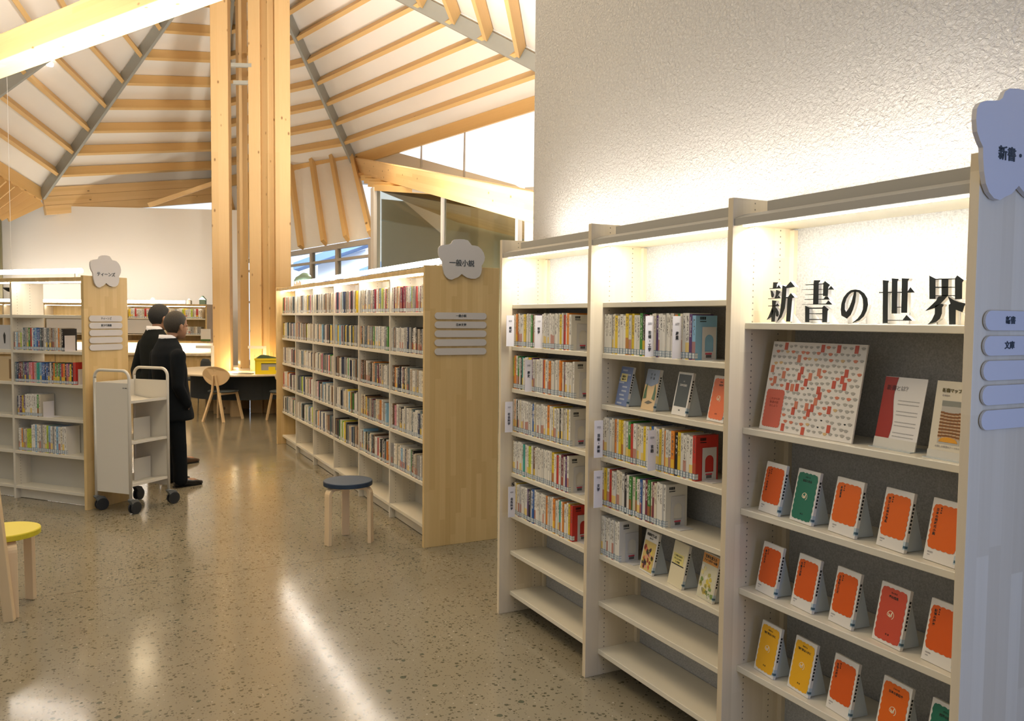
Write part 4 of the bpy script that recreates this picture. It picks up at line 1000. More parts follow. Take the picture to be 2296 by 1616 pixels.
shown_book(2.521, 2.417, .553, 2.006, 'face-out cream book with a black rule, fifth shelf of the middle bay', GB, (.2, .2, .2), st_cream)
shown_book(2.348, 2.244, .553, 2.006, 'face-out book with an orange title and leaf pattern, fifth shelf of the middle bay', GB, (.2, .2, .2), st_green)

# ---- poster and two stands on the second shelf of the near bay
MWX = Matrix(((0, 0, -1), (-1, 0, 0), (0, 1, 0))).to_4x4()
po = thing('patterned_poster', 'square white poster of small red and grey fans leaning on the near bay shelf', 'poster', (2.02, 1.855, 1.232), R(0))
T = Matrix.Rotation(R(11.5), 4, 'Y')
FR = T @ MWX
b0 = MB().box(0, -.19, .001, .006, .19, .305); q = MB(); q.add([T @ Vector(v) for v in b0.v], b0.f); q.build('board', cov((.76, .72, .66)), po, local=True)
W = T @ Matrix.Translation((-.0004, 0, 0)) @ MWX; E3 = W.to_3x3() @ Vector((0, 0, .0005))
reds, red2, greys, pals, dk = MB(), MB(), MB(), MB(), MB()
rr = random.Random(11)
def fan(mb, x, y, s_, dz=0):
    pts = [(x+s_*math.cos(a), y+s_*.62*math.sin(a)) for a in [R(150-24*k) for k in range(6)]]
    pts += [(x+s_*.32*math.cos(R(30+40*k)), y-s_*.42+s_*.12*math.sin(R(30+40*k))) for k in range(4)]
    mb.prism([W @ Vector((a, b_, 0)) for a, b_ in pts], E3)
cells = []
for gy in range(15):
    for gx in range(17):
        x = -.176+gx*.022+(.011 if gy % 2 else 0)+rr.uniform(-.003, .003); y = .016+gy*.0195+rr.uniform(-.002, .002)
        if x > .184 or (x < -.098 and y < .145): continue
        r_ = rr.random()
        if r_ < .15: (reds if rr.random() < .7 else red2).prism([W @ Vector((x+a, y+b_, 0)) for a, b_ in ((-.007, -.0125), (.007, -.0125), (.007, .0125), (-.007, .0125))], E3)
        elif r_ < .27: fan(red2, x, y, .0105)
        elif r_ < .31: fan(pals, x, y, .010)
        elif r_ < .96: fan(greys, x, y, rr.uniform(.008, .0105))
        else: fan(dk, x, y, .005)
reds.build('red_print', cov((.55, .09, .05)), po, local=True); red2.build('coral_print', cov((.62, .20, .11)), po, local=True); greys.build('grey_print', cov((.40, .38, .34)), po, local=True)
pals.build('sand_print', cov((.62, .42, .20)), po, local=True); dk.build('dark_print', INK, po, local=True)
q = MB(); q.prism([W @ Vector((x-.142, y+.076, 0)) for x, y in wavy(.076, .128, 6, 9, .002, .008)], E3); q.build('red_title_panel', cov((.62, .13, .08)), po, local=True)
W2_ = T @ Matrix.Translation((-.0011, 0, 0)) @ MWX
for j, s_ in enumerate(('これからの', '新書の話', 'をしよう')): put_text('title_text', s_, .0095, W2_ @ Matrix.Translation((-.142, .108-.012*j, 0)), po, cov((.30, .05, .03)), 0, .0002)

sd = thing('acrylic_sign_stand', 'clear stand holding a white sheet with a wavy red left edge', 'sign stand', (2.052, 1.545, 1.232), R(-4))
T = Matrix.Rotation(R(12), 4, 'Y')
def tb(mb_, o, name, m_):
    q = MB(); q.add([T @ Vector(v) for v in mb_.v], mb_.f); return q.build(name, m_, o, local=True)
tb(MB().box(0, -.072, .002, .002, .072, .212), sd, 'sheet', cov((.78, .76, .74)))
tb(MB().box(-.0022, -.0725, .0, -.0005, .0725, .03), sd, 'lip', cov((.66, .64, .58)))
MB().box(-.02, -.0725, 0, .075, .0725, .0025).build('foot', CLEAR, sd, local=True)
W = T @ Matrix.Translation((-.0004, 0, 0)) @ MWX; E3 = W.to_3x3() @ Vector((0, 0, .0005))
red = [(-.072, .004), (-.072, .211)]+[(-.026-.006*math.sin(k/12*PI*2.2)+(0 if k > 3 else .0), .211-.207*k/12) for k in range(13)]
q = MB(); q.prism([W @ Vector((x, y, 0)) for x, y in red], E3); q.build('red_wave', cov((.34, .028, .018)), sd, local=True)
W2_ = T @ Matrix.Translation((-.0012, 0, 0)) @ MWX
put_text('heading', '新書', .017, W2_ @ Matrix.Translation((-.044, .178, 0)), sd, cov((.10, .01, .01)), .0002, .0002)
put_text('heading', 'とは？', .0165, W2_ @ Matrix.Translation((-.004, .178, 0)), sd, GREYI, .0003, .0002)
q = MB()
for k in range(11):
    if k % 3 == 2: continue
    for j in range(14): q.prism([W @ Vector((x, y, 0)) for x, y in [(-.014+j*.0052, .142-k*.0105), (-.0102+j*.0052, .142-k*.0105), (-.0102+j*.0052, .1445-k*.0105), (-.014+j*.0052, .1445-k*.0105)]], E3)
q.build('body_text', cov((.45, .44, .43)), sd, local=True)
mp_ = thing('acrylic_sign_stand', 'clear stand with a cream map sheet and a picture of curved shelves', 'sign stand', (2.03, 1.355, 1.232), R(-2))
T = Matrix.Rotation(R(9), 4, 'Y')
tb(MB().box(0, -.07, .002, .002, .07, .212), mp_, 'sheet', cov((.72, .67, .55)))
tb(MB().box(-.0022, -.0705, .0, -.0005, .0705, .022), mp_, 'lip', cov((.66, .64, .58)))
MB().box(-.02, -.0705, 0, .07, .0705, .0025).build('foot', CLEAR, mp_, local=True)
W = T @ Matrix.Translation((-.0004, 0, 0)) @ MWX; E3 = W.to_3x3() @ Vector((0, 0, .0005))
def rq(x, y, w_, h_): return [W @ Vector(p) for p in ((x-w_/2, y-h_/2, 0), (x+w_/2, y-h_/2, 0), (x+w_/2, y+h_/2, 0), (x-w_/2, y+h_/2, 0))]
MB().prism(rq(-.014, .100, .064, .118), E3).build('picture', cov((.50, .48, .44)), mp_, local=True)
W = T @ Matrix.Translation((-.0011, 0, 0)) @ MWX; E3 = W.to_3x3() @ Vector((0, 0, .0004))
MB().prism(rq(-.014, .151, .064, .014), E3).build('picture_header', cov((.26, .27, .24)), mp_, local=True)
br, lt = MB(), MB()
for k in range(8):
    for j in range(6):
        dx = -.041+j*.0106; yy = .127-k*.0095-.004*math.cos((j-2.5)*.5)*(1-k/4)
        br.prism(rq(dx, yy, .0108, .0052), E3); lt.prism(rq(dx, yy-.0048, .0092, .0036), E3)
br.build('picture_shelves', cov((.24, .10, .03)), mp_, local=True); lt.build('picture_books', cov((.60, .42, .26)), mp_, local=True)
q = MB(); W = T @ Matrix.Translation((-.0016, 0, 0)) @ MWX; E3 = W.to_3x3() @ Vector((0, 0, .0004))
q.prism([W @ Vector((-.014+.028*math.cos(a), .046+.014*math.sin(a), 0)) for a in [PI*k/8 for k in range(9)]], E3); q.build('picture_floor', cov((.75, .35, .03)), mp_, local=True)
W2_ = T @ Matrix.Translation((-.0012, 0, 0)) @ MWX
put_text('heading', '新書マップ', .0115, W2_ @ Matrix.Translation((-.022, .186, 0)), mp_, cov((.12, .10, .03)), .0004, .0002)
put_text('subheading', '検索案内', .0055, W2_ @ Matrix.Translation((-.038, .172, 0)), mp_, GREYI, 0, .0002)
put_text('body_text', 'お探しの新書のテーマから', .0062, W2_ @ Matrix.Translation((-.014, .033, 0)), mp_, GREYI, 0, .0002)
put_text('body_text', '本が探せます', .0055, W2_ @ Matrix.Translation((-.034, .020, 0)), mp_, GREYI, 0, .0002)

# ---- novels in the long bookcase (two near bays single, the rest too small to tell)
ML = Matrix.Translation(LC)
PALN = [('white', 34), ('cream', 14), ('beige', 10), ('grey', 9), ('black', 15), ('brown', 6), ('slate', 10), ('navy', 5), ('orange', 2), ('yellow', 2), ('red', 2.5), ('lime', 1), ('sky-blue', 2.5), ('pink', 2), ('green', 1.5), ('maroon', 2)]
BY = [.03]+MDIV+[5.07]
HT = [(.195, .006), (.188, .006), (.188, .012), (.190, .014), (.185, .015)]
TOPN = ['top', 'second', 'third', 'fourth', 'fifth']
mass = MB(); mcols = list(COLN)
nov = 0
for bi in range(6):
    ya, yb = BY[bi]+(.013 if bi else 0), BY[bi+1]-.0125 if bi < 5 else 5.07
    for k in range(5):
        z = MZ[k]; h0, hj = HT[k]
        fill = 1.0
        if bi < 2:
            where = f'on the {TOPN[k]} shelf, {"nearest" if bi == 0 else "second-nearest"} bay of the long bookcase'
            lo = ya+(.02 if bi else .002)+(.0 if bi == 0 else rng.choice((0, .03, .06)))
            y, i = row(ML, yb, lo, z, .075, where, f'novels on the {TOPN[k]} shelf, {"nearest" if bi == 0 else "second"} bay', PALN, (.022, .037), h0, .135, name='hardback_novel', me=(HB, HBS), hj=hj, xj=.012)
            nov += i
        else:
            y = yb-.002; lo = ya+rng.choice((.01, .02, .06))
            while True:
                th = rng.uniform(.021, .037)
                if y-th < lo: break
                y -= th; c = mcols.index(pick(PALN)); hh = h0+rng.uniform(-hj, hj); xx = .075+rng.uniform(0, .012)
                mass.box(xx, y, z, xx+.135, y+th*.96, z+hh, c)
                mass.box(xx-.001, y+.002, z+.008, xx, y+th*.96-.002, z+.032, len(mcols))
mm_ = mass.build('novels', [mat('novel_'+c, COLN[c], .5, noise=.35, nscale=38) for c in mcols]+[mat('novel_sticker', (.52, .54, .55), .4)], None)
mm_.location = LC
tag(mm_, 'rows of muted novels filling the four far bays of the long bookcase', 'books'); mm_['kind'] = 'stuff'
for bi, k in ((1, 1), (1, 2), (3, 1), (1, 3)):
    pass

# ---- teen bookcase
MT = Matrix.Translation(TC) @ Matrix.Rotation(R(40.33), 4, 'Z')
def trow(y_hi, y_lo, k, seq, th, h, d, noun, where, pal=PALN, hj=.004):
    return row(MT, y_hi, y_lo, CZ[k], .073, where, 'books '+where, pal, th, h, d, name=noun, me=(HB, HBS), hj=hj, seq=seq, xj=.003)
W1_ = 'on the second shelf of the teen bookcase'
y, i = trow(.928, .82, 1, ['grey', 'white', 'sky-blue', 'beige', 'cream', 'lime', 'black'], (.0145, .0165), .150, .105, 'comic_book', 'on the second shelf of the teen bookcase')
y, i = trow(y, .33, 1, ['white', 'slate', 'grey', 'beige', 'green', 'red', 'white', 'blue', 'sky-blue', 'blue', 'blue', 'slate', 'black', 'grey', 'white', 'grey', 'slate', 'beige', 'brown', 'grey', 'beige', 'white'], (.017, .023), .190, .13, 'hardback_book', W1_)
y, i = trow(.92, .215, 2, ['slate', 'navy', 'black', 'maroon', 'brown', 'slate', 'purple', 'purple', 'slate', 'pink', 'pink', 'red', 'pink', 'beige', 'teal', 'teal', 'sky-blue', 'blue', 'blue', 'navy', 'blue', 'navy', 'white', 'black', 'orange', 'green', 'brown', 'green', 'slate', 'red', 'orange', 'black', 'pink', 'purple', 'yellow', 'black', 'red'], (.0175, .0215), .172, .12, 'hardback_book', 'on the third shelf of the teen bookcase')
o = one_book(HB, HBS, 'hardback_book', 'book', MT, .075, y-.032, CZ[2], .13, .03, .185, 'red', 'thick red book at right end of the third shelf of the teen bookcase', 'books on the third shelf of the teen bookcase')
y, i = trow(.90, .795, 3, ['navy', 'white', 'purple', 'brown', 'yellow', 'purple', 'yellow'], (.013, .016), .172, .12, 'comic_book', 'on the fourth shelf of the teen bookcase')
y, i = trow(y, .60, 3, ['white']*7+['green', 'cream'], (.019, .022), .188, .13, 'tall_comic_book', 'on the fourth shelf of the teen bookcase', [('white', 1)])
y, i = trow(.895, .73, 4, ['white', 'white', 'orange', 'grey', 'cream', 'beige', 'lime', 'lime', 'lime', 'yellow'], (.015, .02), .195, .135, 'picture_book', 'on the fifth shelf of the teen bookcase')
y, i = trow(y, .30, 4, ['white', 'white', 'sky-blue', 'cream', 'white', 'grey', 'cream', 'white', 'lime', 'sky-blue', 'white', 'grey', 'white', 'sky-blue', 'white', 'cream', 'white'], (.02, .025), .235, .135, 'tall_picture_book', 'on the fifth shelf of the teen bookcase', [('white', 1)])
# bookends there
for k, yy in ((1, .325), (2, .175), (3, .595)):
    o = thing('bookend', f'white tall bookend on the {TOPN[k]} shelf of the teen bookcase', 'bookend', tuple((MT @ Vector((.08, yy, CZ[k])))), R(40.33), 'bookends of the teen bookcase')
    MB().box(0, -.004, 0, .10, -.001, .13).box(0, -.10, 0, .10, -.004, .002).build('plate', IDP, o, local=True)
# left bay, only its near part is in the frame: face-out items
for k, (c, lab) in enumerate((((.55, .55, .55), 'grey face-out book with a dark figure, second shelf of the teen bookcase'), ((.60, .46, .26), 'tan face-out book on the third shelf of the teen bookcase, at the left edge'))):
    o = thing('display_book', lab, 'book', tuple(MT @ Vector((.10, 1.05, CZ[k+1]))), R(40.33))
    MB().box(0, -.07, 0, .015, .12, .21).build('cover', cov(c), o, local=True)
    if k == 0: MB().prism([(-.001, .02, .05), (-.001, .035, .05), (-.001, .045, .12), (-.001, .03, .15), (-.001, .015, .12)], (.0008, 0, 0)).build('figure_print', INK, o, local=True)
    else: MB().box(-.001, -.05, .02, 0, -.02, .19).build('dark_print', cov((.25, .15, .06)), o, local=True)

# ---- books of the far bookcase
MF = Matrix.Translation(F0) @ Matrix.Rotation(R(fa), 4, 'Z')
PALF = [('white', 30), ('cream', 12), ('grey', 8), ('yellow', 5), ('red', 4), ('green', 4), ('lime', 4), ('pink', 4), ('blue', 3), ('beige', 8)]
for j, (a, b_) in enumerate(((1.63, .86), (.80, .10), (2.46, 1.90), (3.9, 3.4))):
    row(MF, a, b_, 1.54, .05, f'in the {["third", "rightmost", "middle", "leftmost"][j]} lit section of the far bookcase', f'distant books in the far bookcase, section {"abcd"[j]}', PALF, (.03, .05), .19, .16, name='distant_book', me=(HB, HBS), hj=.012)
row(MF, .60, .12, 1.21, .06, 'on the lower shelf of the far bookcase', 'distant books on the lower shelf of the far bookcase', [('white', 4), ('grey', 4), ('beige', 1)], (.03, .045), .16, .15, name='distant_book', me=(HB, HBS))

# ================================================================ STOOLS, CART, TABLE
def leg_mesh(h=.407, rad=.165, w_=.055, t=.027, bend=.045, topin=.05):
    """bent birch L leg: runs out under the seat, then down"""
    mid = [(topin, h-t/2)]
    for k in range(7):
        a = PI/2-PI/2*k/6; mid.append((rad-bend+bend*math.cos(a), h-t/2-bend+bend*math.sin(a)))
    mid.append((rad+.004, .0))
    vs, fs = [], []
    for i, (x, z) in enumerate(mid):
        a = mid[max(i-1, 0)]; b_ = mid[min(i+1, len(mid)-1)]; dx, dz = b_[0]-a[0], b_[1]-a[1]; L = math.hypot(dx, dz); nx, nz = -dz/L, dx/L
        tt = t/2*(1 if i < len(mid)-1 else .95)
        if i == len(mid)-1: nx, nz = 1, 0
        for s_ in (-1, 1):
            for u in (-1, 1): vs.append((x+nx*tt*s_, w_/2*u, z+nz*tt*s_))
    for i in range(len(mid)-1):
        o = i*4; n_ = o+4
        fs += [(o, o+1, n_+1, n_), (o+1, o+3, n_+3, n_+1), (o+3, o+2, n_+2, n_+3), (o+2, o, n_, n_+2)]
    e = (len(mid)-1)*4
    fs += [(0, 2, 3, 1), (e, e+1, e+3, e+2)]
    mb = MB(); mb.add(vs, fs); return mb
def stool(label, cx, cy, angs, top, edge, r=.172):
    o = thing('stool', label, 'stool', (cx, cy, 0))
    s = MB().lathe([(r-.012, .407), (r-.002, .409), (r, .413), (r, .434), (r-.003, .4385), (r-.009, .440)], n=48)
    me = s.build('seat', top, o, local=True)
    if edge is not top:
        q = MB().lathe([(r+.0005, .4085), (r+.001, .412), (r+.001, .4345), (r-.002, .4395), (r-.006, .4405)], n=48); me['label'] = 'pale linoleum seat top'
        q.build('seat_edge', edge, o, local=True)
    for a in angs:
        l = leg_mesh(rad=.166).build('leg', BENT, o, local=True, bevel=.003, fix=True); l.rotation_euler = (0, 0, R(a))
    return o
BLUE = mat('stool_blue', (.055, .085, .14), .42); BLUEE = mat('stool_navy_edge', (.012, .03, .06), .5)
stool('round slate-blue three-legged stool standing by the long bookcase', 1.585, 5.575, (200, 80, -38), BLUE, BLUEE)
YEL = mat('stool_yellow', (.62, .52, .02), .45); YTOP = mat('stool_yellow_top', (.86, .58, .12), .22)
ys_ = stool('yellow round wooden chair at the left edge, cut by the frame', -.452, 5.055, (-75, 50, 172), YTOP, YEL)
ys_['category'] = 'chair'
# its back post, which rises past the seat at the frame's edge
pst = MB().beam((-.418, 4.850, 0), (-.480, 4.83, .78), .05, .034, (.3, 1, 0)); pst.build('back_post', BENT, ys_, bevel=.003)
MB().beam((-.9, 4.80, .74), (-.46, 4.83, .74), .02, .10, (0, 0, 1)).build('back_rest', BENT, ys_, bevel=.004)

CART = mat('cart_cream', (.66, .63, .55), .42); CGREY = mat('caster_grey', (.13, .14, .14), .45); CBLK = mat('caster_black', (.02, .022, .025), .5)
ct = thing('book_cart', 'cream metal book cart on grey casters beside the teen bookcase', 'book cart', (.234, 7.053, 0), R(42))
CWX, CWY = .405, .364
for k, x in enumerate((0, CWX)):
    pa = [(x, 0, .125), (x, 0, 1.09)]+[(x, .065-.065*math.cos(PI/2*j/6), 1.09+.065*math.sin(PI/2*j/6)) for j in range(1, 7)]
    pa += [(x, CWY-.065+.065*math.sin(PI/2*j/6), 1.09+.065*math.cos(PI/2*j/6)) for j in range(0, 7)]+[(x, CWY, 1.09), (x, CWY, .125)]
    MB().tube(pa, .0125, 10).build('end_frame', CART, ct, True, local=True)
    MB().box(x-.002, .012, .165, x+.002, CWY-.012, 1.055).build('side_panel', CART, ct, local=True)
for z in (.915, .585, .245):
    mb = MB(); mb.prism([(.013, 0, z), (.013, 0, z-.022), (.013, .012, z-.022), (.013, .012, z-.004), (.013, CWY/2, z-.03), (.013, CWY-.012, z-.004), (.013, CWY-.012, z-.022), (.013, CWY, z-.022), (.013, CWY, z), (.013, CWY/2, z-.02)], (CWX-.026, 0, 0)); mb.build('shelf', CART, ct, local=True)
    if z > .9: MB().box(.013, CWY-.014, z, CWX-.013, CWY-.012, z+.14).build('back_rail', CART, ct, local=True)
    else: MB().box(.013, CWY/2-.001, z-.02, .13, CWY/2+.001, z+.16).box(CWX-.19, CWY/2-.001, z-.02, CWX-.013, CWY/2+.001, z+.16).build('divider_plate', CART, ct, local=True)
mk = MB().box(-.0045, .055, 1.012, -.0035, .062, 1.020)
for j in range(6): mk.box(-.0045, .063+j*.0042-.042, 1.0135, -.0035, .0660+j*.0042-.042, 1.0185)
mk.build('maker_mark', INK, ct, local=True)
def caster(x, y, rz, dark=False):
    a = R(rz); M_ = Matrix.Translation((x, y, 0)) @ Matrix.Rotation(a, 4, 'Z')
    def tr(mb): mb.v = [tuple(M_ @ Vector(v)) for v in mb.v]; return mb
    h = MB(); h.lathe([(.018, .112), (.022, .120), (.022, .126), (.014, .130)], n=14)
    h.prism([(-.022, -.018, .120), (.020, -.018, .124), (.060, -.018, .112), (.078, -.018, .085), (.070, -.018, .052), (.030, -.018, .040), (.012, -.018, .070)], (0, .036, 0))
    hood = tr(h).build('caster', CBLK if dark else CGREY, ct, local=True, bevel=.003)
    wm = MB(); pr = [(.05*math.cos(2*PI*k/20), .05*math.sin(2*PI*k/20)) for k in range(20)]
    wm.prism([(.040+a_*.98, -.022, .05+b_*.98) for a_, b_ in pr], (0, .012, 0)); wm.prism([(.040+a_*.98, .010, .05+b_*.98) for a_, b_ in pr], (0, .012, 0))
    tr(wm).build('wheel', CBLK, hood)
caster(0, 0, 0); caster(0, CWY, -20); caster(CWX, 0, -15); caster(CWX, CWY, 10, True)

# round table with chairs, lamps, crate
TCX, TCY, TR = 2.33, 14.0, 1.32
tbl = thing('round_table', 'round wooden table built around the timber posts, dark apron below', 'table', (TCX, TCY, 0))
MB().lathe([(TR-.01, .672), (TR, .68), (TR, .698), (TR-.005, .702)], n=56).build('top', PALE, tbl, local=True)
ap = MB(); n_ = 56; vs = []
for k in range(n_+1):
    a = 2*PI*k/n_
    for r_, z in ((TR-.38, .28), (TR-.38, .672), (TR-.36, .672), (TR-.36, .28)): vs.append((r_*math.cos(a), r_*math.sin(a), z))
fs = []
for k in range(n_):
    o_ = k*4
    for i, j in ((0, 1), (1, 2), (2, 3), (3, 0)): fs.append((o_+i, o_+j, o_+4+j, o_+4+i))
ap.add(vs, fs); ap.build('apron', mat('charcoal_felt', (.028, .033, .035), .8), tbl, local=True, fix=True)
for a in (-120, -60, 30, 150): MB().box(-.07, -.07, 0, .07, .07, .672).build('leg', GLU, tbl, local=True).location = (.72*math.cos(R(a)), .72*math.sin(R(a)), 0)
OAK = wood('chair_oak', (.60, .42, .22), (.72, .53, .30), .5, .4, 3, grain=.6); SEATD = mat('charcoal_seat', (.04, .05, .052), .7)
def oval_chair(label, x, y, rz):
    """back towards -x; front faces +x"""
    o = thing('oval_back_chair', label, 'chair', (x, y, 0), R(rz), 'oval-backed wooden chairs at the round table')
    bk = MB(); pts = []
    for k in range(28):
        a = 2*PI*k/28; s_ = math.sin(a); pts.append((.225*math.cos(a)*(1 if s_ < 0 else 1.0)*(1-.12*max(0, -s_)), .135*s_ if s_ > 0 else .16*s_))
    vs = []
    for dx in (-.007, .007): vs += [(-.20+dx+.10*(p[0]/.22)**2*.35-.05*(p[1]/.13)*.5, p[0], .70+p[1]) for p in pts]
    fs = [tuple(range(27, -1, -1)), tuple(range(28, 56))]+[(k, (k+1) % 28, 28+(k+1) % 28, 28+k) for k in range(28)]
    bk.add(vs, fs).build('back', OAK, o, local=True, fix=True)
    MB().loft([(.03, 0, .435, .20, .205), (.03, 0, .44, .225, .225), (.03, 0, .455, .225, .225), (.03, 0, .465, .205, .21)], 24).build('seat', SEATD, o, True, local=True)
    for s_ in (-1, 1):
        MB().beam((-.215, .02*s_, .70), (-.19, .055*s_, .42), .024, .034, (1, 0, 0)).build('back_support', OAK, o, local=True)
        MB().beam((-.19, .055*s_, .44), (-.26, .17*s_, 0), .026, .045, (1, 0, 0)).build('leg', OAK, o, local=True)
        MB().beam((.15, .15*s_, .44), (.23, .21*s_, 0), .026, .04, (1, 0, 0)).build('leg', OAK, o, local=True)
        MB().beam((-.19, .06*s_, .42), (.16, .15*s_, .42), .024, .04).build('seat_rail', OAK, o, local=True)
    return o
oval_chair('oval-backed oak chair with a charcoal seat before the round table, left of the crate', 1.72, 12.96, 52)
oval_chair('oval-backed oak chair half hidden behind the long bookcase', 2.58, 12.52, 100)
gch = thing('shell_chair', 'grey shell chair on thin metal legs behind the left oak chair', 'chair', (1.14, 15.0, 0), R(20))
MB().loft([(0, 0, .44, .16, .17), (0, 0, .45, .22, .23), (-.04, 0, .60, .24, .24), (-.05, 0, .62, .235, .235), (-.03, 0, .6, .22, .22), (0, 0, .465, .2, .21)], 20).build('shell', mat('shell_grey', (.33, .34, .32), .5), gch, True, local=True)
for a in (45, 135, 225, 315): MB().tube([(.12*math.cos(R(a)), .12*math.sin(R(a)), .45), (.2*math.cos(R(a)), .2*math.sin(R(a)), .36), (.25*math.cos(R(a)), .25*math.sin(R(a)), 0)], .009, 8).build('leg', STEEL, gch, True, local=True)
for i, (px_, py_, rz_, col, lab) in enumerate(((1.60, 15.75, 200, (.045, .05, .05), 'black low-backed chair between the round table and the wall desk'), (.90, 16.6, 240, (.42, .39, .33), 'pale grey chair behind the man on the left, by the wall desk'))):
    o = thing('desk_chair', lab, 'chair', (px_, py_, 0), R(rz_))
    cm = mat(f'chair_cloth_{"dark" if i == 0 else "pale"}', col, .7)
    top_ = .80 if i == 0 else .98
    MB().loft([(-.21, 0, .5, .02, .16), (-.22, 0, .6, .025, .21), (-.23, 0, top_-.06, .025, .20), (-.23, 0, top_, .02, .12)], 18).build('back', cm, o, True, local=True)
    MB().loft([(0, 0, .42, .2, .2), (0, 0, .44, .22, .22), (0, 0, .47, .2, .2)], 18).build('seat', cm, o, True, local=True)
    for a in (45, 135, 225, 315): MB().tube([(.16*math.cos(R(a)), .16*math.sin(R(a)), .42), (.22*math.cos(R(a)), .22*math.sin(R(a)), 0)], .011, 8).build('leg', STEEL, o, True, local=True)
LMP = mat('lamp_white', (.62, .60, .54), .5)
def lamp(x, y, dirx, diry, label, h=.42, arm=.26):
    o = thing('desk_lamp', label, 'lamp', (x, y, .702), 0, 'angular task lamps on the round table')
    MB().box(x-.045, y-.045, .703, x+.045, y+.045, .72).build('base', LMP, o)
    MB().beam((x, y, .72), (x, y, .702+h), .045, .045, (1, 0, 0)).build('post', LMP, o)
    MB().beam((x, y, .702+h-.022), (x+dirx*arm, y+diry*arm, .702+h-.022), .05, .044).build('arm', LMP, o)
lamp(1.665, 13.62, -.886, .46, 'cream angular task lamp on the round table before the leftmost post')
lamp(2.42, 13.32, -.886, .46, 'cream angular task lamp left of the yellow crate')
lamp(2.86, 12.98, -.886, .46, 'cream angular task lamp partly hidden by the long bookcase')
lt_ = thing('document_tray', 'thin grey tray lying on the round table', 'tray', (2.05, 13.02, .703))
MB().box(-.15, -.11, 0, .15, .11, .006).build('plate', mat('tray_grey', (.22, .22, .20), .4), lt_, local=True)
lt_.rotation_euler = (0, 0, R(-25)); lt_.location = (2.05, 13.06, .705)
YC = mat('crate_yellow', (.80, .62, .01), .45)
cr = thing('crate', 'bright yellow plastic crate standing on the round table', 'crate', (2.47, 12.93, .703), R(-14))
def wallp(a, b_, nrm, holes, nm):
    pass
w_, d_, h_ = .50, .34, .245
MB().box(-w_/2, -d_/2, 0, w_/2, d_/2, .012).build('bottom', YC, cr, local=True)
fr_ = MB()
for y in (-d_/2, d_/2-.012):
    fr_.box(-w_/2, y, .012, w_/2, y+.012, .06).box(-w_/2, y, .17, w_/2, y+.012, h_).box(-w_/2, y, .06, -w_/2+.09, y+.012, .17).box(w_/2-.09, y, .06, w_/2, y+.012, .17).box(-.05, y, .06, .05, y+.012, .115)
for x in (-w_/2, w_/2-.012):
    fr_.box(x, -d_/2, .012, x+.012, d_/2, .06).box(x, -d_/2, .18, x+.012, d_/2, h_).box(x, -d_/2, .06, x+.012, -d_/2+.11, .18).box(x, d_/2-.11, .06, x+.012, d_/2, .18)
fr_.box(-w_/2-.012, -d_/2-.012, h_-.03, w_/2+.012, -d_/2, h_).box(-w_/2-.012, d_/2, h_-.03, w_/2+.012, d_/2+.012, h_)
fr_.build('frame', YC, cr, local=True)
MB().box(-w_/2+.014, -d_/2+.013, .014, w_/2-.014, -d_/2+.016, .16).build('liner', mat('crate_liner', (.33, .33, .30), .6), cr, local=True)
CR = mat('leaf_cloth', (.035, .07, .03), .8)
lf = thing('green_cloth', 'dark green crumpled cloth heaped in the yellow crate', 'cloth', (2.40, 12.93, .72))
q = MB(); rr = random.Random(4)
q.loft([(2.40, 12.93, .72, .14, .12), (2.40, 12.94, .86, .17, .13), (2.38, 12.93, .955, .15, .11), (2.35, 12.92, .985, .08, .06), (2.33, 12.92, .995, .02, .02)], 14)
q.v = [(x+rr.uniform(-.012, .012), y+rr.uniform(-.012, .012), z+rr.uniform(-.008, .008)) for x, y, z in q.v]
q.build('fold', CR, lf, True)
wr = thing('wire_coil', 'loose springy wires sticking out of the yellow crate', 'wire', (2.52, 12.93, .9))
for k in range(6):
    x = 2.45+k*.035
    MB().tube([(x, 12.93, .75), (x+.01, 12.93, .93), (x-.02+.01*k, 12.92, 1.03+.01*(k % 3)), (x+.03, 12.92, 1.06), (x+.045, 12.92, 1.0)], .0022, 5).build('wire', BIRCH, wr, True)
# ornament on the long bookcase
GO = mat('sage_green', (.13, .21, .16), .7)
orn = thing('green_ornament', 'sage-green rounded ornament with a pointed tail on the far end of the long bookcase', 'ornament', (2.3, 10.0, 1.96))
q = MB(); q.loft([(2.25, 10.26, 2.03, .02, .02), (2.25, 10.15, 2.03, .10, .02), (2.25, 10.08, 2.03, .12, .03)], 4) if False else None
bod = MB()
ringz = [(10.22, .03, 1.985), (10.17, .06, 2.015), (10.08, .072, 2.03), (9.95, .075, 2.035), (9.80, .08, 2.05), (9.65, .07, 2.045), (9.50, .035, 2.025), (9.40, .018, 2.01), (9.22, .005, 2.005)]
bod.loft([(Vector((2.25, y, z)), Vector((r_*.8, 0, 0)), Vector((0, 0, r_))) for y, r_, z in ringz], 14)
bod.build('body', GO, orn, True)
wt = thing('white_cutout', 'small white cut-out card standing before the sage-green ornament', 'card', (2.17, 9.85, 1.95))
cw_ = MB(); cw_.prism([(2.16, 10.0, 1.95), (2.16, 9.55, 1.95), (2.16, 9.55, 2.0), (2.16, 9.66, 2.03), (2.16, 9.72, 2.0), (2.16, 9.80, 2.035), (2.16, 9.88, 1.99), (2.16, 9.95, 2.03)], (.004, 0, 0)); cw_.build('card', FOAM, wt)
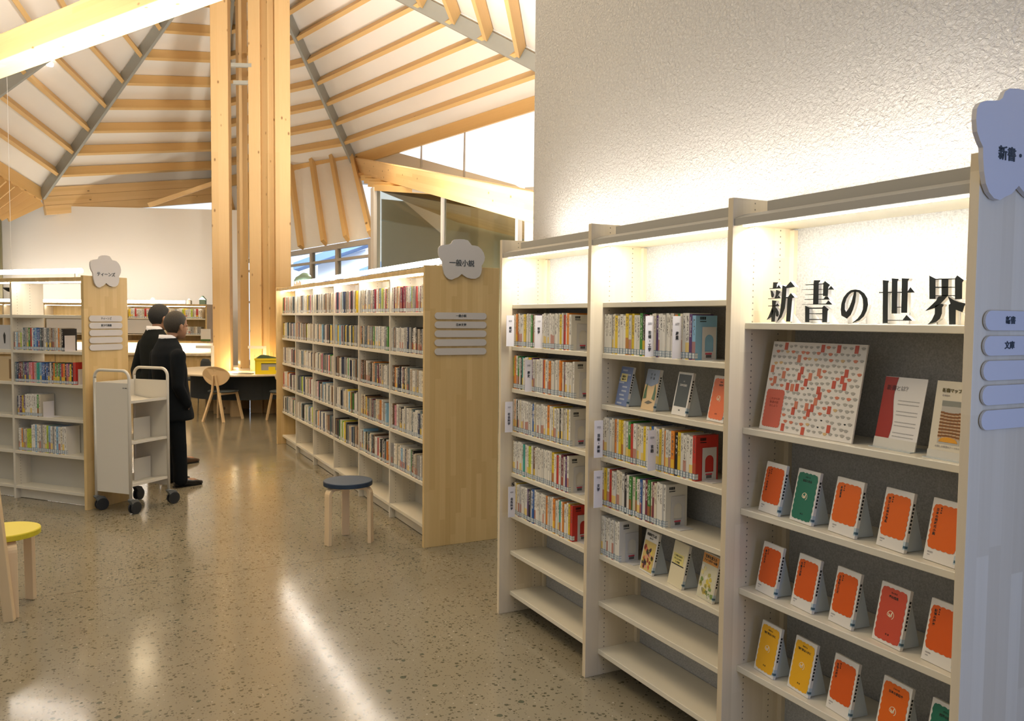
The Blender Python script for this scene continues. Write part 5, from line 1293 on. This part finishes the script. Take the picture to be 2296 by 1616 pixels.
# ornaments on the far bookcase
for i, (yy, s_, c, lab) in enumerate(((.17, .12, (.22, .33, .27), 'grey-green little house ornament at the right end of the far bookcase'), (.45, .08, (.45, .42, .36), 'small sand-coloured peaked ornament on the far bookcase'), (1.2, .09, (.30, .50, .42), 'mint-green peaked ornament on the far bookcase above the men'))):
    o = thing('house_ornament', lab, 'ornament', tuple(MF @ Vector((.24, yy, 1.83))), R(fa), 'little ornaments on the far bookcase')
    MB().prism([(-.04, -s_/2, 0), (-.04, s_/2, 0), (-.04, s_/2, s_*.9), (-.04, 0, s_*1.5), (-.04, -s_/2, s_*.9)], (.08, 0, 0)).build('block', mat(f'ornament_{i}', c, .6), o, local=True)
o = thing('sign_card', 'little sign card standing at the right end of the far desk shelf', 'card', tuple(MF @ Vector((-.02, .02, 1.08))), R(fa))
MB().box(0, -.10, 0, .01, .10, .25).build('card', WALLW, o, local=True); MB().box(-.002, -.10, 0, 0, .10, .04).build('green_foot', cov((.08, .16, .04)), o, local=True)
bl = thing('pendant_bowl', 'small black bowl-shaped lamp hanging beyond the teen bookcase', 'lamp', (-1.1, 14.2, 1.99))
MB().lathe([(.01, -.07), (.06, -.055), (.10, -.025), (.12, .0), (.115, .0)], (0, 0, 0), 20).build('shade', INK, bl, True, local=True)
MB().tube([(0, 0, 0), (0, 0, 3.3)], .003, 5).build('cord', mat('cord_white', (.7, .7, .68), .5), bl, local=True)
# ceiling spots
for i, (x, y, z, lab) in enumerate(((-.62, 16.2, 5.9, 'small white ceiling spot between the rafters on the left'), (4.55, 18.3, 4.13, 'small white ceiling spot on the pale roof skirt'))):
    o = thing('ceiling_spot', lab, 'ceiling light', (x, y, z))
    MB().lathe([(.05, -.03), (.055, -.02), (.055, .02)], n=16).build('lens', LED, o, True, local=True)

# ================================================================ PEOPLE
SKIN = mat('skin', (.30, .155, .085), .5, noise=.08, nscale=25); HAIR = mat('hair_black', (.010, .010, .009), .7, noise=.4, nscale=90, bump=.5, bscale=160)
HAIR2 = mat('hair_brown_black', (.022, .017, .010), .6, noise=.5, nscale=70, bump=.6, bscale=150)
SUIT = mat('suit_dark', (.0042, .0060, .0078), .9, spec=.2, noise=.25, nscale=14, bump=.25, bscale=16); SUIT2 = mat('suit_charcoal', (.0065, .008, .007), .9, spec=.2, noise=.25, nscale=14, bump=.25, bscale=16)
SHOE = mat('shoe_leather', (.008, .008, .008), .25); SHOEB = mat('shoe_brown', (.06, .035, .02), .3); SHIRT = mat('shirt_white', (.78, .78, .80), .6)
def remesh(o, vox, smooth=2, it=6):
    md = o.modifiers.new('remesh', 'REMESH'); md.mode = 'VOXEL'; md.voxel_size = vox; md.use_smooth_shade = True
    sm = o.modifiers.new('smooth', 'SMOOTH'); sm.factor = .5; sm.iterations = it
def limb(mb, pts, n=12):
    """pts: (x,y,z,r) chain"""
    mb.tube([p[:3] for p in pts], [p[3] for p in pts], n)
    for p in pts: mb.ell(p[:3], (p[3], p[3], p[3]), n, 8)
def hand(mb, wpos, d, side):
    """five curled fingers leaving a palm at wpos pointing along d"""
    w0, d = Vector(wpos), Vector(d).normalized(); s_ = Vector((0, 1, 0)) if abs(d.y) < .9 else Vector((1, 0, 0)); s_ = (s_-d*s_.dot(d)).normalized(); nrm = d.cross(s_)
    pc = w0+d*.045
    mb.loft([(w0, s_*.024, nrm*.018), (w0+d*.03, s_*.034, nrm*.016), (w0+d*.08, s_*.040, nrm*.014), (w0+d*.09, s_*.036, nrm*.012)], 12)
    for k, (u, L) in enumerate(((-.029, .062), (-.010, .074), (.010, .070), (.028, .056))):
        a = w0+d*.085+s_*u; b_ = a+(d*.8+nrm*.25).normalized()*L*.5; c = b_+(d*.5+nrm*.8).normalized()*L*.5
        limb(mb, [(*a, .0092), (*b_, .0085), (*c, .0072)], 8)
    a = w0+d*.03-s_*.03*side; b_ = a+(d*.6-s_*side*.6+nrm*.3).normalized()*.035; c = b_+(d*.9+nrm*.4).normalized()*.028
    limb(mb, [(*a, .012), (*b_, .010), (*c, .008)], 8)
def man(label, x, y, rz, s, hairm, suitm, shoem, stance, arms, head_tilt, turn, stoop=.0, thin=False):
    """faces +x in its own frame, y to his left; s scales a 1.70 m figure"""
    o = thing('person', label, 'person', (x, y, 0), R(rz))
    hc = Vector((.055+stoop, 0, 1.556)); HR_ = Matrix.Translation(hc) @ Matrix.Scale(1.13, 4) @ Matrix.Rotation(R(turn), 4, 'Z') @ Matrix.Rotation(R(head_tilt), 4, 'Y')
    b_ = MB()
    hd = MB(); hd.ell((-.012, 0, .028), (.094, .074, .098), 20, 14); hd.ell((.022, 0, -.035), (.068, .060, .078), 18, 12); hd.ell((.052, 0, -.082), (.032, .034, .028), 12, 8)
    hd.loft([(Vector((.080, 0, .018)), Vector((.006, 0, 0)), Vector((0, .008, 0))), (Vector((.098, 0, -.018)), Vector((.013, 0, 0)), Vector((0, .013, 0))), (Vector((.086, 0, -.032)), Vector((.010, 0, 0)), Vector((0, .014, 0)))], 10)
    hd.ell((.083, 0, -.052), (.010, .022, .006), 10, 6); hd.ell((.081, 0, -.062), (.010, .019, .006), 10, 6); hd.ell((.070, .032, .012), (.016, .016, .009), 10, 6); hd.ell((.070, -.032, .012), (.016, .016, .009), 10, 6)
    for sy in (-1, 1): hd.ell((-.006, .079*sy, -.012), (.017, .008, .031), 12, 8); hd.ell((-.003, .082*sy, -.035), (.010, .006, .013), 8, 6)
    b_.v += [tuple(HR_ @ Vector(v)) for v in hd.v]; b_.f += hd.f; b_.m += hd.m
    b_.loft([(hc+Vector((-.03, 0, -.02)), Vector((.058, 0, 0)), Vector((0, .055, 0))), (hc+Vector((-.035, 0, -.09)), Vector((.056, 0, .01)), Vector((0, .054, 0))), (Vector((-.015+stoop*.5, 0, 1.44)), Vector((.062, 0, 0)), Vector((0, .064, 0))), (Vector((0, 0, 1.33)), Vector((.085, 0, 0)), Vector((0, .12, 0)))], 16)
    b_.loft([(-.01, 0, .86, .10, .145), (.0, 0, 1.0, .11, .145), (.0, 0, 1.2, .115, .16), (0, 0, 1.34, .08, .14)], 16)
    for sy, (ft, kn) in zip((-1, 1), stance):
        limb(b_, [(0, .085*sy, .90, .085), (kn[0], kn[1], .50, .055), (ft[0], ft[1], .09, .038)]); b_.ell((ft[0]+.05, ft[1], .045), (.11, .038, .035), 12, 8)
    for sy, ch in zip((-1, 1), arms):
        limb(b_, [(*ch[0], .048), (*ch[1], .040), (*ch[2], .026)]); hand(b_, ch[2], Vector(ch[3]), sy)
    bo = b_.build('body', SKIN, o, True, local=True); bo.scale = (s, s, s); remesh(bo, .0065, it=2)
    # hair cap: a shell over the skull that dives under the skin below the hairline
    h = MB(); h.ell((0, 0, 0), (1, 1, 1), 44, 30); hv = []
    for v in h.v:
        vx, vy, vz = v; x_, y_, z_ = -.014+.098*vx, .078*vy, .024+.103*vz
        lz = .066 if x_ > .05 else (.066+(x_-.05)*2.2 if x_ > .0 else max(-.082, -.044+x_*1.6))
        if abs(y_) > .05 and x_ > -.02: lz = max(lz, -.004)
        k2 = max(0., min(1., (z_-lz)/.014)); sc2 = .86+.17*k2*k2*(3-2*k2)
        hv.append(HR_ @ Vector((-.014+.098*vx*sc2, .078*vy*sc2, .024+.103*vz*sc2)))
    ho = MB(); ho.v = [tuple(v) for v in hv]; ho.f = h.f; ho.m = h.m
    q = ho.build('hair', hairm, o, True, local=True); q.scale = (s, s, s)
    # shirt collar
    sc_ = MB(); cx0 = -.018+stoop*.45
    vs = []; fs = []
    N = 26
    for k in range(N):
        a = 2*PI*k/N; dz = -.035*max(0, math.cos(a)); up_ = .0
        for (r_, z) in ((.084, 1.420), (.075, 1.472), (.072, 1.472), (.078, 1.418)): vs.append((cx0+r_*1.02*math.cos(a), r_*math.sin(a), z+dz))
    for k in range(N):
        a_, c_ = k*4, ((k+1) % N)*4
        for i, j in ((0, 1), (1, 2), (2, 3), (3, 0)): fs.append((a_+i, c_+i, c_+j, a_+j))
    sc_.add(vs, fs); q = sc_.build('shirt_collar', SHIRT, o, True, local=True, fix=True); q.scale = (s, s, s)
    # jacket: torso, sleeves, collar roll
    j = MB(); k_ = .90 if thin else 1.0
    j.loft([(.04, 0, .650, .185*k_, .222*k_), (.04, 0, .70, .185*k_, .222*k_), (.03, 0, .86, .158*k_, .205*k_), (.02, 0, 1.0, .150*k_, .192*k_), (.01, 0, 1.14, .148*k_, .205*k_), (-.005, 0, 1.28, .132*k_, .205*k_), (-.012+stoop*.3, 0, 1.362, .110, .165), (-.016+stoop*.4, 0, 1.412, .090, .105), (-.018+stoop*.45, 0, 1.442, .084, .084)], 24)
    for sy, ch in zip((-1, 1), arms):
        a, b2, c = map(Vector, ch[:3])
        limb(j, [(*a, .074), (*(a.lerp(b2, .5)), .066), (*b2, .058), (*(b2.lerp(c, .6)), .050), (*(b2.lerp(c, .93)), .046)])
    q = j.build('jacket', suitm, o, True, local=True); q.scale = (s, s, s); remesh(q, .012, it=5)
    lp = MB()
    for sy in (-1, 1): lp.prism([(.125, .01*sy, 1.0), (.132, .055*sy, 1.12), (.118, .085*sy, 1.24), (.075, .085*sy, 1.36), (.072, .058*sy, 1.37), (.11, .04*sy, 1.22)], (.012, 0, .004))
    q = lp.build('lapels', suitm, o, local=True); q.scale = (s, s, s)
    t_ = MB(); t_.loft([(.01, 0, .72, .12, .17), (.01, 0, .80, .125, .165), (.01, 0, .95, .11, .15)], 18)
    for sy, (ft, kn) in zip((-1, 1), stance):
        limb(t_, [(.01, .085*sy, .82, .098), (kn[0], kn[1], .50, .078), (ft[0]-.012, ft[1], .20, .066), (ft[0]-.014, ft[1], .075, .068)])
    q = t_.build('trousers', suitm, o, True, local=True); q.scale = (s, s, s); remesh(q, .011, it=4)
    for sy, (ft, kn) in zip((-1, 1), stance):
        sh = MB(); f0 = Vector((ft[0]-.075, ft[1], 0))
        sh.loft([(f0+Vector((0, 0, .035)), Vector((0, .018, 0)), Vector((0, 0, .03))), (f0+Vector((.03, 0, .045)), Vector((0, .034, 0)), Vector((0, 0, .044))), (f0+Vector((.10, 0, .045)), Vector((0, .040, 0)), Vector((0, 0, .044))), (f0+Vector((.17, 0, .033)), Vector((0, .047, 0)), Vector((0, 0, .033))), (f0+Vector((.24, 0, .026)), Vector((0, .040, 0)), Vector((0, 0, .025))), (f0+Vector((.28, 0, .020)), Vector((0, .022, 0)), Vector((0, 0, .017)))], 14)
        q = sh.build('shoe', shoem, o, True, local=True); q.scale = (s, s, s)
        so_ = MB().box(f0.x+.0, f0.y-.036, .0, f0.x+.265, f0.y+.036, .012); s2 = so_.build('sole', SHOE, q, local=True)
    return o
# front man: looks right and away; arm hangs
man('man in a dark suit with short greying black hair, nearer of the two men', .60, 8.10, 22, .965, HAIR2, SUIT, SHOE,
    (((.06, -.12), (.03, -.11)), ((.07, .15), (.03, .13))),
    (((-.005, -.205, 1.27), (-.03, -.245, .99), (.08, -.215, .80), (.2, .9, -.6)), ((-.005, .205, 1.27), (-.02, .245, 1.0), (.10, .20, .82), (.2, -.9, -.6))), 6, 6, stoop=.035)
man('man in a dark suit with thick black hair, partly hidden behind his companion', .57, 9.22, 30, 1.01, HAIR, SUIT2, SHOEB,
    (((.21, -.10), (.12, -.1)), ((.05, .13), (.03, .12))),
    (((-.005, -.20, 1.27), (-.07, -.25, 1.0), (-.15, -.09, .84), (-.1, 1, -.2)), ((-.005, .20, 1.27), (-.07, .25, 1.0), (-.16, .08, .84), (-.1, -1, -.2))), 2, -6, thin=False)
